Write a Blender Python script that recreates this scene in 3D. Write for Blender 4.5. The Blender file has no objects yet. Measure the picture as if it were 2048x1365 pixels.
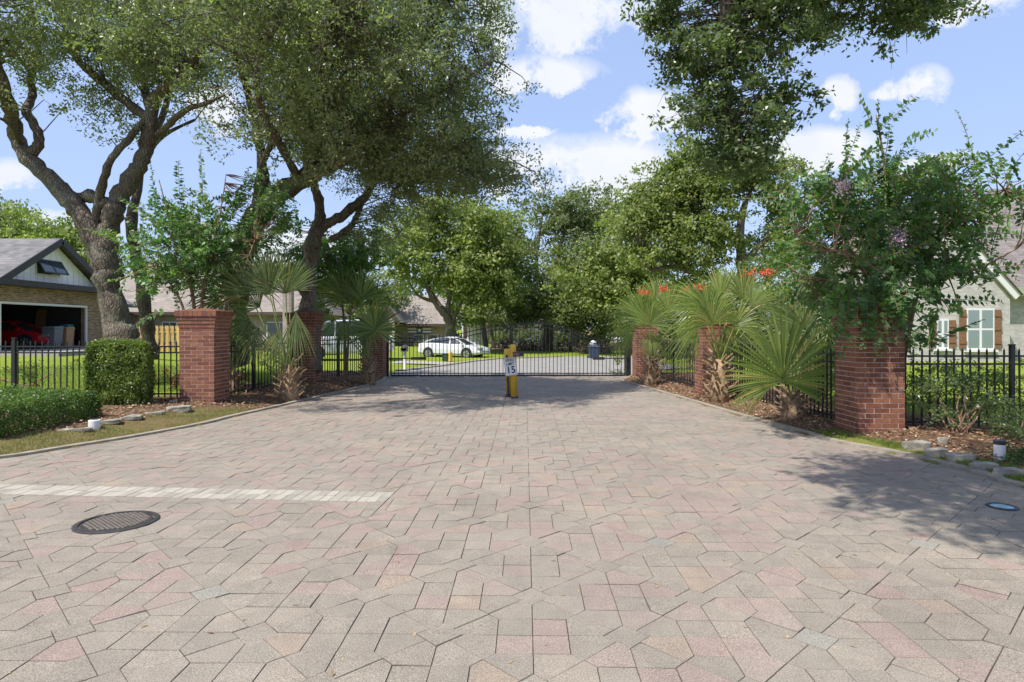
import bpy, bmesh, math, random
import numpy as np
from mathutils import Vector, Matrix, noise as mnoise
random.seed(7); rng = np.random.default_rng(7)
R = math.radians
S = bpy.context.scene
COL = S.collection
# ------------------------------------------------------------------ camera
FPX, YH, HC = 1260.0, 658.0, 1.775
cam = bpy.data.cameras.new('camera'); camo = bpy.data.objects.new('camera', cam); COL.objects.link(camo)
cam.sensor_width = 36; cam.lens = 36*FPX/2048; cam.shift_y = -(682.5-YH)/2048
cam.clip_start = .05; cam.clip_end = 3000
camo.location = (0, 0, HC); camo.rotation_euler = (R(90), 0, 0); S.camera = camo
def P(px, py, D): return Vector(((px-1024)/FPX*D, D, HC-(py-YH)/FPX*D))
def G(px, py, z=0.0):
    D = (HC-z)*FPX/(py-YH); return Vector(((px-1024)/FPX*D, D, z))
# ------------------------------------------------------------------ light
SUN_EL = R(56); SAZ = Vector((-.73, -.68)).normalized()
sdir = Vector((SAZ.x*math.cos(SUN_EL), SAZ.y*math.cos(SUN_EL), math.sin(SUN_EL)))
sl = bpy.data.lights.new('sun', 'SUN'); sl.energy = 4.2; sl.angle = R(.55); sl.color = (1, .955, .89)
so = bpy.data.objects.new('sun', sl); COL.objects.link(so)
so.rotation_euler = (-sdir).to_track_quat('-Z', 'Y').to_euler(); so.location = (-20, -15, 40)
S.view_settings.view_transform = 'Standard'; S.view_settings.look = 'None'
S.view_settings.gamma = 1; S.view_settings.use_curve_mapping = False; S.view_settings.exposure = .6
S.cycles.max_bounces = 8; S.cycles.transparent_max_bounces = 8; S.cycles.diffuse_bounces = 5
S.cycles.use_denoising = True

class NT:
    def __init__(s, tree): s.t = tree; s.n = tree.nodes; s.l = tree.links
    def node(s, typ, **kw):
        nd = s.n.new(typ)
        for k, v in kw.items():
            if k == 'inp':
                for a, b in v.items():
                    if isinstance(b, bpy.types.NodeSocket): s.l.new(b, nd.inputs[a])
                    else: nd.inputs[a].default_value = b
            else: setattr(nd, k, v)
        return nd
    def math(s, op, a, b=0.0, c=None, clamp=False):
        nd = s.node('ShaderNodeMath', operation=op, use_clamp=clamp)
        for i, v in enumerate((a, b) if c is None else (a, b, c)):
            if isinstance(v, bpy.types.NodeSocket): s.l.new(v, nd.inputs[i])
            else: nd.inputs[i].default_value = v
        return nd.outputs[0]
    def mix(s, f, a, b, blend='MIX'):
        nd = s.n.new('ShaderNodeMix'); nd.data_type = 'RGBA'; nd.blend_type = blend
        for i, v in ((0, f), (6, a), (7, b)):
            if isinstance(v, bpy.types.NodeSocket): s.l.new(v, nd.inputs[i])
            else: nd.inputs[i].default_value = v if i == 0 else (*v[:3], 1)
        return nd.outputs[2]
    def noise(s, vec, scale, detail=4, rough=.55):
        nd = s.node('ShaderNodeTexNoise', inp={'Scale': scale, 'Detail': detail, 'Roughness': rough})
        if vec is not None: s.l.new(vec, nd.inputs['Vector'])
        return nd.outputs['Fac']
    def ramp(s, fac, stops):
        nd = s.n.new('ShaderNodeValToRGB'); s.l.new(fac, nd.inputs[0]); e = nd.color_ramp.elements
        e[0].position, e[0].color = stops[0][0], (*stops[0][1], 1)
        e[1].position, e[1].color = stops[-1][0], (*stops[-1][1], 1)
        for p, c in stops[1:-1]:
            x = e.new(p); x.color = (*c, 1)
        return nd.outputs[0]
# world: sky texture with clouds fixed in direction
W = bpy.data.worlds.new('World'); S.world = W; W.use_nodes = True
w = NT(W.node_tree); bg = w.n['Background']
sky = w.node('ShaderNodeTexSky', sky_type='NISHITA', sun_disc=False, sun_elevation=SUN_EL,
             sun_rotation=math.atan2(SAZ.x, SAZ.y), air_density=1.0, dust_density=1.2, ozone_density=1.5)
tc = w.node('ShaderNodeTexCoord'); sep = w.node('ShaderNodeSeparateXYZ'); w.l.new(tc.outputs['Generated'], sep.inputs[0])
X_, Y_, Z_ = sep.outputs
ys = w.math('MAXIMUM', Y_, .05)
n_w = w.noise(tc.outputs['Generated'], 5.5, 7, .62)
n_b = w.noise(tc.outputs['Generated'], 11, 9, .68)
u0 = w.math('DIVIDE', X_, ys); v0 = w.math('DIVIDE', Z_, ys)
u = w.math('ADD', u0, w.math('MULTIPLY', w.math('SUBTRACT', n_w, .5), .26))
v = w.math('ADD', v0, w.math('MULTIPLY', w.math('SUBTRACT', n_b, .5), .12))
clouds = [(1120, 30, 215, 95), (1090, 146, 118, 36), (1290, 225, 95, 52), (1150, 345, 205, 75), (1250, 395, 130, 50), (1662, 182, 46, 34),
          (1845, 172, 70, 40), (1950, 0, 90, 36), (1660, 298, 120, 48), (30, 352, 75, 34), (90, 452, 170, 28), (560, 500, 170, 50),
          (400, 215, 70, 50), (1040, 260, 60, 14), (1880, 330, 90, 18), (250, 120, 70, 40)]
acc = None
for (cx, cy, rx, ry) in clouds:
    a = w.math('DIVIDE', w.math('SUBTRACT', u, (cx-1024)/FPX), rx*1.18/FPX)
    b = w.math('DIVIDE', w.math('SUBTRACT', v, (YH-cy)/FPX), ry*1.15/FPX)
    e = w.math('SUBTRACT', 1.0, w.math('ADD', w.math('MULTIPLY', a, a), w.math('MULTIPLY', b, b)))
    acc = e if acc is None else w.math('MAXIMUM', acc, e)
m1 = w.math('ADD', acc, w.math('MULTIPLY', w.math('SUBTRACT', n_b, .50), 4.2))
m1 = w.math('MULTIPLY', m1, 1.35, clamp=True)
far = w.math('GREATER_THAN', Y_, .06)
gen = w.math('MULTIPLY', w.math('SUBTRACT', w.noise(tc.outputs['Generated'], 3.2, 7, .6), .56), 6, clamp=True)
out_w = w.math('MULTIPLY', w.math('SUBTRACT', w.math('ABSOLUTE', u0), .95), 4, clamp=True)
out_f = w.math('MAXIMUM', out_w, w.math('SUBTRACT', 1.0, far), clamp=True)
cm = w.math('MAXIMUM', w.math('MULTIPLY', m1, far), w.math('MULTIPLY', gen, out_f), clamp=True)
cm = w.math('MULTIPLY', cm, .93)
up = w.math('MULTIPLY', v0, 2.2, clamp=True)
ccol = w.mix(w.noise(tc.outputs['Generated'], 9, 4), (3.5, 3.75, 4.3), (4.9, 4.85, 4.85))
hz = w.mix(w.math('SUBTRACT', 1.0, w.math('MULTIPLY', w.math('ABSOLUTE', Z_), 3.2), clamp=True), (1, 1, 1), (1.0, 1.0, 1.0))
skyc = w.mix(1.0, sky.outputs[0], (1.12, 1.0, 1.12), 'MULTIPLY')
skyc = w.mix(.7, skyc, (2.05, 2.8, 4.3))
w.l.new(w.mix(cm, skyc, ccol), bg.inputs['Color']); bg.inputs['Strength'].default_value = .15

# ------------------------------------------------------------------ materials
def mat(name): 
    m = bpy.data.materials.new(name); m.use_nodes = True; t = NT(m.node_tree); return m, t, t.n['Principled BSDF']
def gcoord(t): 
    g = t.node('ShaderNodeNewGeometry'); return g.outputs['Position']
def simple(name, col, rough=.6, metal=0, var=.15, scale=6, bump=0, bscale=40, spec=.5, obj=False):
    m, t, b = mat(name); pos = gcoord(t)
    n = t.noise(pos, scale, 5, .6)
    lo = tuple(c*(1-var) for c in col); hi = tuple(min(1, c*(1+var)) for c in col)
    c = t.ramp(n, [(.3, lo), (.7, hi)])
    if obj:
        oi = t.node('ShaderNodeObjectInfo'); c = t.mix(1.0, c, t.ramp(oi.outputs['Random'], [(0, (.78,)*3), (1, (1.15,)*3)]), 'MULTIPLY')
    t.l.new(c, b.inputs['Base Color']); b.inputs['Roughness'].default_value = rough; b.inputs['Metallic'].default_value = metal
    b.inputs['Specular IOR Level'].default_value = spec
    if bump:
        bp = t.node('ShaderNodeBump', inp={'Strength': bump, 'Distance': .02, 'Height': t.noise(pos, bscale, 5, .65)}); t.l.new(bp.outputs[0], b.inputs['Normal'])
    return m
def leafmat(name, c1, c2, trans=.35, rough=.45, c3=None, spec=.5):
    """c1..c2 by the per-leaf attribute tone; c3 for the odd yellow leaf"""
    m, t, b = mat(name); at = t.node('ShaderNodeAttribute', attribute_name='tone')
    stops = [(0, c1), (.85, c2)] + ([(.9, c3), (1, c3)] if c3 else [(1, c2)])
    c = t.ramp(at.outputs['Fac'], stops)
    t.l.new(c, b.inputs['Base Color']); b.inputs['Roughness'].default_value = rough; b.inputs['Specular IOR Level'].default_value = spec
    tr = t.node('ShaderNodeBsdfTranslucent'); t.l.new(t.mix(1.0, c, (1.25, 1.6, .62), 'MULTIPLY'), tr.inputs['Color'])
    ms = t.node('ShaderNodeMixShader', inp={0: trans, 1: b.outputs[0], 2: tr.outputs[0]})
    t.l.new(ms.outputs[0], t.n['Material Output'].inputs[0]); return m
def barkmat(name, c1, c2, c3, sc=1.0):
    m, t, b = mat(name); pos = gcoord(t)
    mp = t.node('ShaderNodeMapping', inp={'Scale': (1, 1, .35)}); t.l.new(pos, mp.inputs[0])
    n = t.noise(mp.outputs[0], 14*sc, 6, .7); big = t.noise(pos, 1.7, 4, .6)
    vo = t.node('ShaderNodeTexVoronoi', feature='DISTANCE_TO_EDGE', inp={'Scale': 16*sc}); t.l.new(mp.outputs[0], vo.inputs['Vector'])
    c = t.ramp(n, [(.3, c1), (.7, c2)]); c = t.mix(t.ramp(big, [(.48, (0,)*3), (.62, (1,)*3)]), c, c3)
    c = t.mix(t.ramp(vo.outputs[0], [(0, (.6,)*3), (.12, (0,)*3)]), c, tuple(x*.35 for x in c1))
    t.l.new(c, b.inputs['Base Color']); b.inputs['Roughness'].default_value = .9; b.inputs['Specular IOR Level'].default_value = .2
    h = t.math('ADD', t.math('MULTIPLY', t.math('MINIMUM', vo.outputs[0], .2), 3), n)
    bp = t.node('ShaderNodeBump', inp={'Strength': .9, 'Distance': .03, 'Height': h}); t.l.new(bp.outputs[0], b.inputs['Normal'])
    return m
M = {}
def m_paver():
    m, t, b = mat('paver'); pos = gcoord(t); at = t.node('ShaderNodeAttribute', attribute_name='tone')
    c = t.ramp(at.outputs['Fac'], [(0, (.282, .248, .205)), (.28, (.305, .268, .222)), (.5, (.330, .284, .234)), (.62, (.335, .272, .233)), (.8, (.33, .25, .218)), (.9, (.345, .282, .218)), (1, (.275, .285, .26))])
    big = t.noise(pos, .9, 4, .6); c = t.mix(1.0, c, t.ramp(big, [(.3, (.78, .77, .75)), (.7, (1.0, .985, .935))]), 'MULTIPLY')
    mid = t.noise(pos, 7, 5, .65); c = t.mix(1.0, c, t.ramp(mid, [(.3, (.88,)*3), (.7, (1.09,)*3)]), 'MULTIPLY')
    gr = t.noise(pos, 120, 2, .9); c = t.mix(1.0, c, t.ramp(gr, [(.36, (.58,)*3), (.5, (1.0,)*3), (.64, (1.5,)*3)]), 'MULTIPLY')
    st = t.noise(pos, 2.3, 6, .75); c = t.mix(t.ramp(st, [(.6, (0,)*3), (.78, (.30,)*3)]), c, (.17, .155, .14))
    wv = t.noise(pos, .35, 6, .7); c = t.mix(t.ramp(wv, [(.42, (0,)*3), (.7, (.45,)*3)]), c, (.25, .225, .195))
    dt = t.node('ShaderNodeAttribute', attribute_name='dirt'); c = t.mix(dt.outputs['Fac'], c, (.075, .063, .052))
    t.l.new(c, b.inputs['Base Color']); b.inputs['Roughness'].default_value = .9; b.inputs['Specular IOR Level'].default_value = .25
    bp = t.node('ShaderNodeBump', inp={'Strength': .8, 'Distance': .006, 'Height': gr}); t.l.new(bp.outputs[0], b.inputs['Normal']); return m
M['paver'] = m_paver()
M['white_paver'] = simple('white_paver', (.36, .325, .265), .85, var=.14, scale=30, bump=.3, bscale=150, obj=True)
def m_brick():
    m, t, b = mat('red_brick'); pos = gcoord(t); oi = t.node('ShaderNodeObjectInfo')
    c = t.ramp(oi.outputs['Random'], [(0, (.14, .048, .027)), (.35, (.20, .073, .036)), (.7, (.255, .105, .054)), (1, (.165, .052, .034))])
    n = t.noise(pos, 22, 5, .7); c = t.mix(1.0, c, t.ramp(n, [(.3, (.75,)*3), (.7, (1.22,)*3)]), 'MULTIPLY')
    e = t.noise(pos, 3.1, 5, .7); c = t.mix(t.ramp(e, [(.58, (0,)*3), (.72, (.35,)*3)]), c, (.44, .34, .29))
    k_ = t.noise(pos, 1.3, 6, .8); c = t.mix(t.ramp(k_, [(.54, (0,)*3), (.70, (.55,)*3)]), c, (.07, .045, .035))
    t.l.new(c, b.inputs['Base Color']); b.inputs['Roughness'].default_value = .85
    bp = t.node('ShaderNodeBump', inp={'Strength': .45, 'Distance': .008, 'Height': t.noise(pos, 60, 5, .7)}); t.l.new(bp.outputs[0], b.inputs['Normal']); return m
M['brick'] = m_brick()
M['mortar'] = simple('mortar', (.46, .34, .28), .95, var=.2, scale=18)
M['iron'] = simple('black_iron', (.016, .016, .018), .42, var=.3, spec=.5)
M['bark'] = barkmat('oak_bark', (.10, .078, .06), (.25, .205, .16), (.22, .21, .155))
M['bark2'] = barkmat('pale_bark', (.16, .13, .10), (.30, .25, .19), (.22, .20, .15), 1.6)
M['mbark'] = simple('myrtle_bark', (.22, .13, .08), .7, var=.35, scale=9)
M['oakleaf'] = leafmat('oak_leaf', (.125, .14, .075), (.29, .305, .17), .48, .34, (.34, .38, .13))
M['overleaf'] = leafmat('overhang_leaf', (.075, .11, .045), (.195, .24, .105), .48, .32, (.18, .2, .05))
M['bgleaf'] = leafmat('far_leaf', (.105, .135, .035), (.30, .335, .10), .46, .5, (.33, .32, .08))
M['bgdark'] = leafmat('far_dark_leaf', (.08, .105, .042), (.22, .25, .10), .42, .55, (.2, .22, .08))
M['myrtleleaf'] = leafmat('myrtle_leaf', (.05, .125, .04), (.18, .30, .085), .45, .42, (.24, .26, .04))
M['yellowleaf'] = leafmat('lit_shrub_leaf', (.07, .115, .02), (.21, .27, .045), .42, .45, (.34, .18, .06))
M['hedgeleaf'] = leafmat('hedge_leaf', (.06, .10, .022), (.22, .27, .06), .35, .42, (.28, .30, .06))
M['lowhedge'] = leafmat('low_hedge_leaf', (.04, .09, .022), (.16, .23, .05), .35, .4, (.20, .22, .05))
M['palm'] = leafmat('palm_frond', (.095, .13, .05), (.24, .29, .115), .48, .34, (.33, .27, .10))
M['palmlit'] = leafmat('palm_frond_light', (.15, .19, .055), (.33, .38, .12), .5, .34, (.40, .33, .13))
M['petiole'] = simple('petiole', (.20, .24, .06), .5, var=.3)
M['boot'] = simple('palm_boot', (.28, .19, .11), .85, var=.6, scale=14, bump=.5, bscale=30)
M['moss'] = leafmat('moss', (.12, .12, .08), (.22, .21, .15), .2, .8)
M['pink'] = leafmat('pink_blossom', (.55, .30, .55), (.8, .52, .78), .3, .6)
M['redfl'] = leafmat('red_blossom', (.55, .03, .02), (.8, .12, .06), .3, .6)
M['mulchflake'] = leafmat('mulch_flake', (.10, .05, .028), (.36, .21, .12), .0, .9, (.5, .36, .22))
M['dryleaf'] = leafmat('fallen_leaf', (.16, .08, .035), (.5, .35, .17), .1, .7)
M['drygrass'] = leafmat('dry_grass', (.11, .13, .035), (.34, .30, .12), .3, .7)
M['greengrass'] = leafmat('green_grass', (.09, .14, .02), (.20, .27, .035), .4, .6)
M['concrete'] = simple('curb_concrete', (.28, .245, .19), .9, var=.25, scale=5, bump=.3, bscale=60)
M['stone'] = simple('edging_limestone', (.27, .245, .20), .9, var=.4, scale=7, bump=.6, bscale=25)
M['soil'] = simple('joint_sand', (.085, .07, .056), .95, var=.3)
M['white'] = simple('white_paint', (.68, .67, .65), .5, var=.04)
M['cream'] = simple('cream_siding', (.86, .86, .87), .6, var=.06)
M['dark'] = simple('dark_trim', (.028, .03, .036), .5, var=.2)
M['brown'] = simple('brown_trim', (.07, .05, .04), .6, var=.3)
M['shutter'] = simple('wood_shutter', (.20, .10, .05), .65, var=.3, scale=14)
M['fencewood'] = simple('yellow_wood', (.52, .34, .12), .7, var=.22, scale=10, obj=True)
def m_yellow():
    m, t, b = mat('yellow_paint'); pos = gcoord(t); n = t.noise(pos, 9, 6, .75); c = t.ramp(t.noise(pos, 4, 4), [(.3, (.62, .36, .03)), (.7, (.74, .50, .06))])
    c = t.mix(t.ramp(n, [(.60, (0,)*3), (.66, (.85,)*3)]), c, (.09, .05, .03)); t.l.new(c, b.inputs['Base Color']); b.inputs['Roughness'].default_value = .55
    bp = t.node('ShaderNodeBump', inp={'Strength': .3, 'Distance': .01, 'Height': n}); t.l.new(bp.outputs[0], b.inputs['Normal']); return m
M['yellow'] = m_yellow()
M['signface'] = simple('sign_face', (.70, .71, .72), .45, var=.07)
M['ink'] = simple('ink', (.015, .015, .017), .6, var=.1)
M['rubber'] = simple('rubber', (.018, .018, .018), .8, var=.2)
M['alloy'] = simple('alloy', (.55, .56, .58), .3, .8, var=.05)
M['carpaint'] = simple('car_paint', (.6, .61, .63), .22, .0, var=.02, spec=.8)
M['redpaint'] = simple('red_paint', (.45, .012, .02), .3, var=.1)
M['bin_grey'] = simple('bin_grey', (.16, .17, .19), .5, var=.1)
M['bin_tan'] = simple('bin_tan', (.40, .24, .13), .6, var=.1)
M['bin_blue'] = simple('bin_navy', (.03, .05, .09), .45, var=.1)
M['teal'] = simple('teal', (.03, .20, .22), .5, var=.2)
M['purple'] = simple('purple_cloth', (.20, .12, .28), .8, var=.2)
M['castiron'] = simple('cast_iron', (.05, .045, .042), .6, .3, var=.35, scale=12, bump=.3, bscale=90)
M['blueglass'] = simple('blue_lens', (.16, .34, .42), .15, var=.1)
M['asphalt'] = simple('street_concrete', (.26, .245, .22), .9, var=.14, scale=1.2, bump=.2, bscale=50)
M['asphalt2'] = simple('driveway_slab', (.34, .31, .275), .9, var=.1, scale=1.2)
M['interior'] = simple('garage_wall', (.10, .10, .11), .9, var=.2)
def m_glass(name, tint=(.05, .07, .08)):
    m, t, b = mat(name); b.inputs['Base Color'].default_value = (*tint, 1); b.inputs['Roughness'].default_value = .08
    b.inputs['Specular IOR Level'].default_value = .9; return m
M['glass'] = m_glass('window_glass'); M['carglass'] = m_glass('car_glass', (.03, .04, .045)); M['paleglass'] = m_glass('pale_glass', (.20, .25, .24))
def m_ground():
    m, t, b = mat('ground'); pos = gcoord(t); at = t.node('ShaderNodeAttribute', attribute_name='zone')
    n1 = t.noise(pos, .35, 5, .6); n2 = t.noise(pos, 30, 5, .75); n3 = t.noise(pos, 3, 5, .7)
    g = t.ramp(n1, [(.3, (.17, .24, .025)), (.7, (.25, .30, .04))]); g = t.mix(1.0, g, t.ramp(n2, [(.3, (.6,)*3), (.7, (1.35,)*3)]), 'MULTIPLY')
    s = t.ramp(n2, [(.3, (.07, .042, .026)), (.5, (.16, .095, .06)), (.7, (.30, .19, .12))]); s = t.mix(t.ramp(n3, [(.45, (0,)*3), (.65, (.5,)*3)]), s, (.16, .13, .08))
    c = t.mix(t.math('MULTIPLY', t.math('ADD', at.outputs['Fac'], t.math('MULTIPLY', t.math('SUBTRACT', n3, .5), .5)), 1.0, clamp=True), s, g)
    t.l.new(c, b.inputs['Base Color']); b.inputs['Roughness'].default_value = 1; b.inputs['Specular IOR Level'].default_value = .1
    bp = t.node('ShaderNodeBump', inp={'Strength': .8, 'Distance': .04, 'Height': n2}); t.l.new(bp.outputs[0], b.inputs['Normal']); return m
M['ground'] = m_ground()
def m_roof(name, c1, c2):
    m, t, b = mat(name); pos = gcoord(t); s = t.node('ShaderNodeSeparateXYZ'); t.l.new(pos, s.inputs[0])
    sw = t.math('FRACT', t.math('MULTIPLY', s.outputs[2], 8.0))
    cb = t.node('ShaderNodeCombineXYZ'); t.l.new(t.math('MULTIPLY', s.outputs[0], 3.2), cb.inputs[0]); t.l.new(t.math('MULTIPLY', s.outputs[1], 3.2), cb.inputs[1])
    t.l.new(t.math('FLOOR', t.math('MULTIPLY', s.outputs[2], 8.0)), cb.inputs[2])
    wn = t.node('ShaderNodeTexWhiteNoise', noise_dimensions='3D')
    fl = t.node('ShaderNodeVectorMath', operation='FLOOR'); t.l.new(cb.outputs[0], fl.inputs[0]); t.l.new(fl.outputs[0], wn.inputs['Vector'])
    c = t.ramp(wn.outputs['Value'], [(0, c1), (1, c2)])
    c = t.mix(t.ramp(sw, [(0, (.6,)*3), (.18, (0,)*3)]), c, tuple(x*.4 for x in c1))
    c = t.mix(1.0, c, t.ramp(t.noise(pos, .7, 5), [(.3, (.85,)*3), (.7, (1.12,)*3)]), 'MULTIPLY')
    t.l.new(c, b.inputs['Base Color']); b.inputs['Roughness'].default_value = .95; return m
M['roof_grey'] = m_roof('grey_shingles', (.125, .12, .12), (.2, .19, .185))
M['roof_tan'] = m_roof('tan_shingles', (.215, .185, .155), (.29, .25, .215))
M['roof_brown'] = m_roof('brown_shingles', (.14, .122, .11), (.225, .195, .175))
def m_bwall(name, c1, c2, mort, axis=0):
    m, t, b = mat(name); pos = gcoord(t); s = t.node('ShaderNodeSeparateXYZ'); t.l.new(pos, s.inputs[0]); cb = t.node('ShaderNodeCombineXYZ')
    t.l.new(s.outputs[axis], cb.inputs[0]); t.l.new(s.outputs[2], cb.inputs[1])
    br = t.node('ShaderNodeTexBrick', inp={'Vector': cb.outputs[0], 'Color1': (*c1, 1), 'Color2': (*c2, 1), 'Mortar': (*mort, 1), 'Scale': 1.0, 'Mortar Size': .008, 'Brick Width': .24, 'Row Height': .08, 'Bias': 0.0})
    c = t.mix(1.0, br.outputs[0], t.ramp(t.noise(pos, 2.5, 6, .7), [(.3, (.82,)*3), (.7, (1.14,)*3)]), 'MULTIPLY')
    t.l.new(c, b.inputs['Base Color']); b.inputs['Roughness'].default_value = .9
    bp = t.node('ShaderNodeBump', inp={'Strength': .5, 'Distance': .01, 'Height': t.math('SUBTRACT', 1.0, br.outputs[1])}); t.l.new(bp.outputs[0], b.inputs['Normal']); return m
M['bwall_tan'] = m_bwall('tan_brick', (.34, .22, .12), (.14, .08, .05), (.42, .35, .25), 1)
M['bwall_tanx'] = m_bwall('tan_brick_x', (.36, .29, .26), (.27, .21, .19), (.42, .37, .34), 0)
M['bwall_white'] = m_bwall('white_brick', (.50, .47, .43), (.38, .36, .33), (.44, .41, .37), 0)
M['bwall_whitey'] = m_bwall('white_brick_y', (.56, .52, .47), (.44, .41, .37), (.50, .47, .42), 1)

# ------------------------------------------------------------------ mesh helpers
def link(name, me, parent=None, m=None):
    o = bpy.data.objects.new(name, me); COL.objects.link(o)
    if m is not None:
        for mm in (m if isinstance(m, (list, tuple)) else [m]): me.materials.append(mm)
    if parent is not None: o.parent = parent
    return o
def tag(o, label=None, cat=None, group=None, kind=None):
    if label: o['label'] = label
    if cat: o['category'] = cat
    if group: o['group'] = group
    if kind: o['kind'] = kind
    return o
def empty(name, loc, label, cat, group=None, rz=0):
    o = bpy.data.objects.new(name, None); COL.objects.link(o); o.location = loc; o.rotation_euler = (0, 0, rz); o.empty_display_size = .2
    bpy.context.view_layer.update() if False else None
    return tag(o, label, cat, group)
class MB:
    def __init__(s): s.v = []; s.f = []; s.o = Vector((0, 0, 0))
    def add(s, vs, fs):
        n = len(s.v); s.v += [tuple(Vector(x)) for x in vs]; s.f += [tuple(i+n for i in f) for f in fs]; return s
    def box(s, x0, x1, y0, y1, z0, z1, mtx=None):
        vs = [Vector(p) for p in ((x0,y0,z0),(x1,y0,z0),(x1,y1,z0),(x0,y1,z0),(x0,y0,z1),(x1,y0,z1),(x1,y1,z1),(x0,y1,z1))]
        if mtx is not None: vs = [mtx @ p for p in vs]
        return s.add(vs, [(0,3,2,1),(4,5,6,7),(0,1,5,4),(1,2,6,5),(2,3,7,6),(3,0,4,7)])
    def bar(s, a, b, wd, ht=None, up=(0, 0, 1)):
        a = Vector(a); b = Vector(b); d = b-a; L = d.length; d.normalize(); upv = Vector(up)
        if abs(d.dot(upv)) > .98: upv = Vector((0, 1, 0))
        x = d.cross(upv).normalized(); z = x.cross(d); ht = ht or wd
        mt = Matrix((x, d, z)).transposed().to_4x4(); mt.translation = a
        return s.box(-wd/2, wd/2, 0, L, -ht/2, ht/2, mt)
    def tube(s, pts, rad, n=8, cap=True):
        pts = [Vector(p) for p in pts]; base = len(s.v); ref = None
        for i, p in enumerate(pts):
            d = (pts[min(i+1, len(pts)-1)]-pts[max(i-1, 0)]).normalized()
            if ref is None: ref = d.orthogonal().normalized()
            x = (ref-d*ref.dot(d)); x = x.normalized() if x.length > 1e-5 else d.orthogonal().normalized(); ref = x; y = d.cross(x)
            r = rad[i] if hasattr(rad, '__len__') else rad
            for k in range(n):
                a = 2*math.pi*k/n; s.v.append(tuple(p+(x*math.cos(a)+y*math.sin(a))*r))
        for i in range(len(pts)-1):
            for k in range(n):
                a = base+i*n+k; b = base+i*n+(k+1) % n; s.f.append((a, b, b+n, a+n))
        if cap:
            s.f.append(tuple(base+k for k in reversed(range(n)))); s.f.append(tuple(base+(len(pts)-1)*n+k for k in range(n)))
        return s
    def lathe(s, c, prof, n=20):
        c = Vector(c); base = len(s.v)
        for (r, z) in prof:
            for k in range(n):
                a = 2*math.pi*k/n; s.v.append((c.x+r*math.cos(a), c.y+r*math.sin(a), c.z+z))
        for i in range(len(prof)-1):
            for k in range(n):
                a = base+i*n+k; b = base+i*n+(k+1) % n; s.f.append((a, b, b+n, a+n))
        s.f.append(tuple(base+(len(prof)-1)*n+k for k in range(n))); s.f.append(tuple(base+k for k in reversed(range(n)))); return s
    def prism(s, poly, ax, t0, t1):
        """polygon of 2-D points in the plane normal to axis ax, extruded t0..t1"""
        def mk(a, b, t): return {0: (t, a, b), 1: (a, t, b), 2: (a, b, t)}[ax]
        n = len(poly); vs = [mk(a, b, t0) for a, b in poly]+[mk(a, b, t1) for a, b in poly]
        return s.add(vs, [tuple(range(n))[::-1], tuple(range(n, 2*n))]+[(i, (i+1) % n, (i+1) % n+n, i+n) for i in range(n)])
    def build(s, name, m, parent=None, smooth=False, loc=None):
        me = bpy.data.meshes.new(name)
        v = s.v
        if loc is not None: v = [(a-loc[0], b-loc[1], c-loc[2]) for a, b, c in v]
        elif parent is not None and parent.matrix_basis.translation.length > 0 or (parent is not None and parent.rotation_euler.z):
            v = v
        me.from_pydata(v, [], s.f)
        bm = bmesh.new(); bm.from_mesh(me); bmesh.ops.recalc_face_normals(bm, faces=bm.faces); bm.to_mesh(me); bm.free()
        if smooth: me.shade_smooth()
        o = link(name, me, parent, m)
        if loc is not None and parent is None: o.location = loc
        return o
def wparent(o, p):
    """child authored in world coordinates under an unrotated parent"""
    o.parent = p; o.matrix_parent_inverse = Matrix.Translation(-Vector(p.location)); return o
def catmull(pts, sub=6):
    P_ = [np.array(p, float) for p in pts]; P_ = [2*P_[0]-P_[1]]+P_+[2*P_[-1]-P_[-2]]; out = []
    for i in range(1, len(P_)-2):
        a, b, c, d = P_[i-1:i+3]
        for k in range(sub):
            t = k/sub; out.append(.5*((2*b)+(-a+c)*t+(2*a-5*b+4*c-d)*t*t+(-a+3*b-3*c+d)*t**3))
    out.append(P_[-2]); return np.array(out)
def unit(a): return a/np.maximum(np.linalg.norm(a, axis=-1, keepdims=True), 1e-9)
def leaves(name, pos, size, m, parent=None, dirs=None, nrm=None, aspect=.42, tone=None, fold=0.0, up=.5):
    N = len(pos)
    if nrm is None and id(pos) in NRM and NRM[id(pos)][0] is pos: nrm = NRM[id(pos)][1]
    pos = np.asarray(pos, float)
    if dirs is None: dirs = unit(rng.normal(size=(N, 3))+np.array([0, 0, -.25]))
    if nrm is None: nrm = rng.normal(size=(N, 3))+np.array([-.3*up, -.3*up, up*1.3])
    side = unit(np.cross(dirs, nrm)); size = np.broadcast_to(np.asarray(size, float), (N,))[:, None]
    nn = np.cross(side, dirs)
    v = np.empty((N, 4, 3)); v[:, 0] = pos; v[:, 1] = pos+dirs*size*.42+side*size*aspect*.5+nn*size*fold; v[:, 2] = pos+dirs*size; v[:, 3] = pos+dirs*size*.42-side*size*aspect*.5+nn*size*fold
    me = bpy.data.meshes.new(name); me.vertices.add(N*4); me.vertices.foreach_set('co', v.ravel().astype(np.float32))
    me.loops.add(N*4); me.loops.foreach_set('vertex_index', np.arange(N*4, dtype=np.int32))
    me.polygons.add(N); me.polygons.foreach_set('loop_start', (np.arange(N)*4).astype(np.int32)); me.polygons.foreach_set('loop_total', np.full(N, 4, np.int32))
    at = me.attributes.new('tone', 'FLOAT', 'POINT')
    if tone is None: tone = rng.random(N)
    at.data.foreach_set('value', np.repeat(np.clip(tone, 0, 1), 4).astype(np.float32)); me.update(); me.validate()
    return link(name, me, parent, m)
NRM = {}
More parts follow.
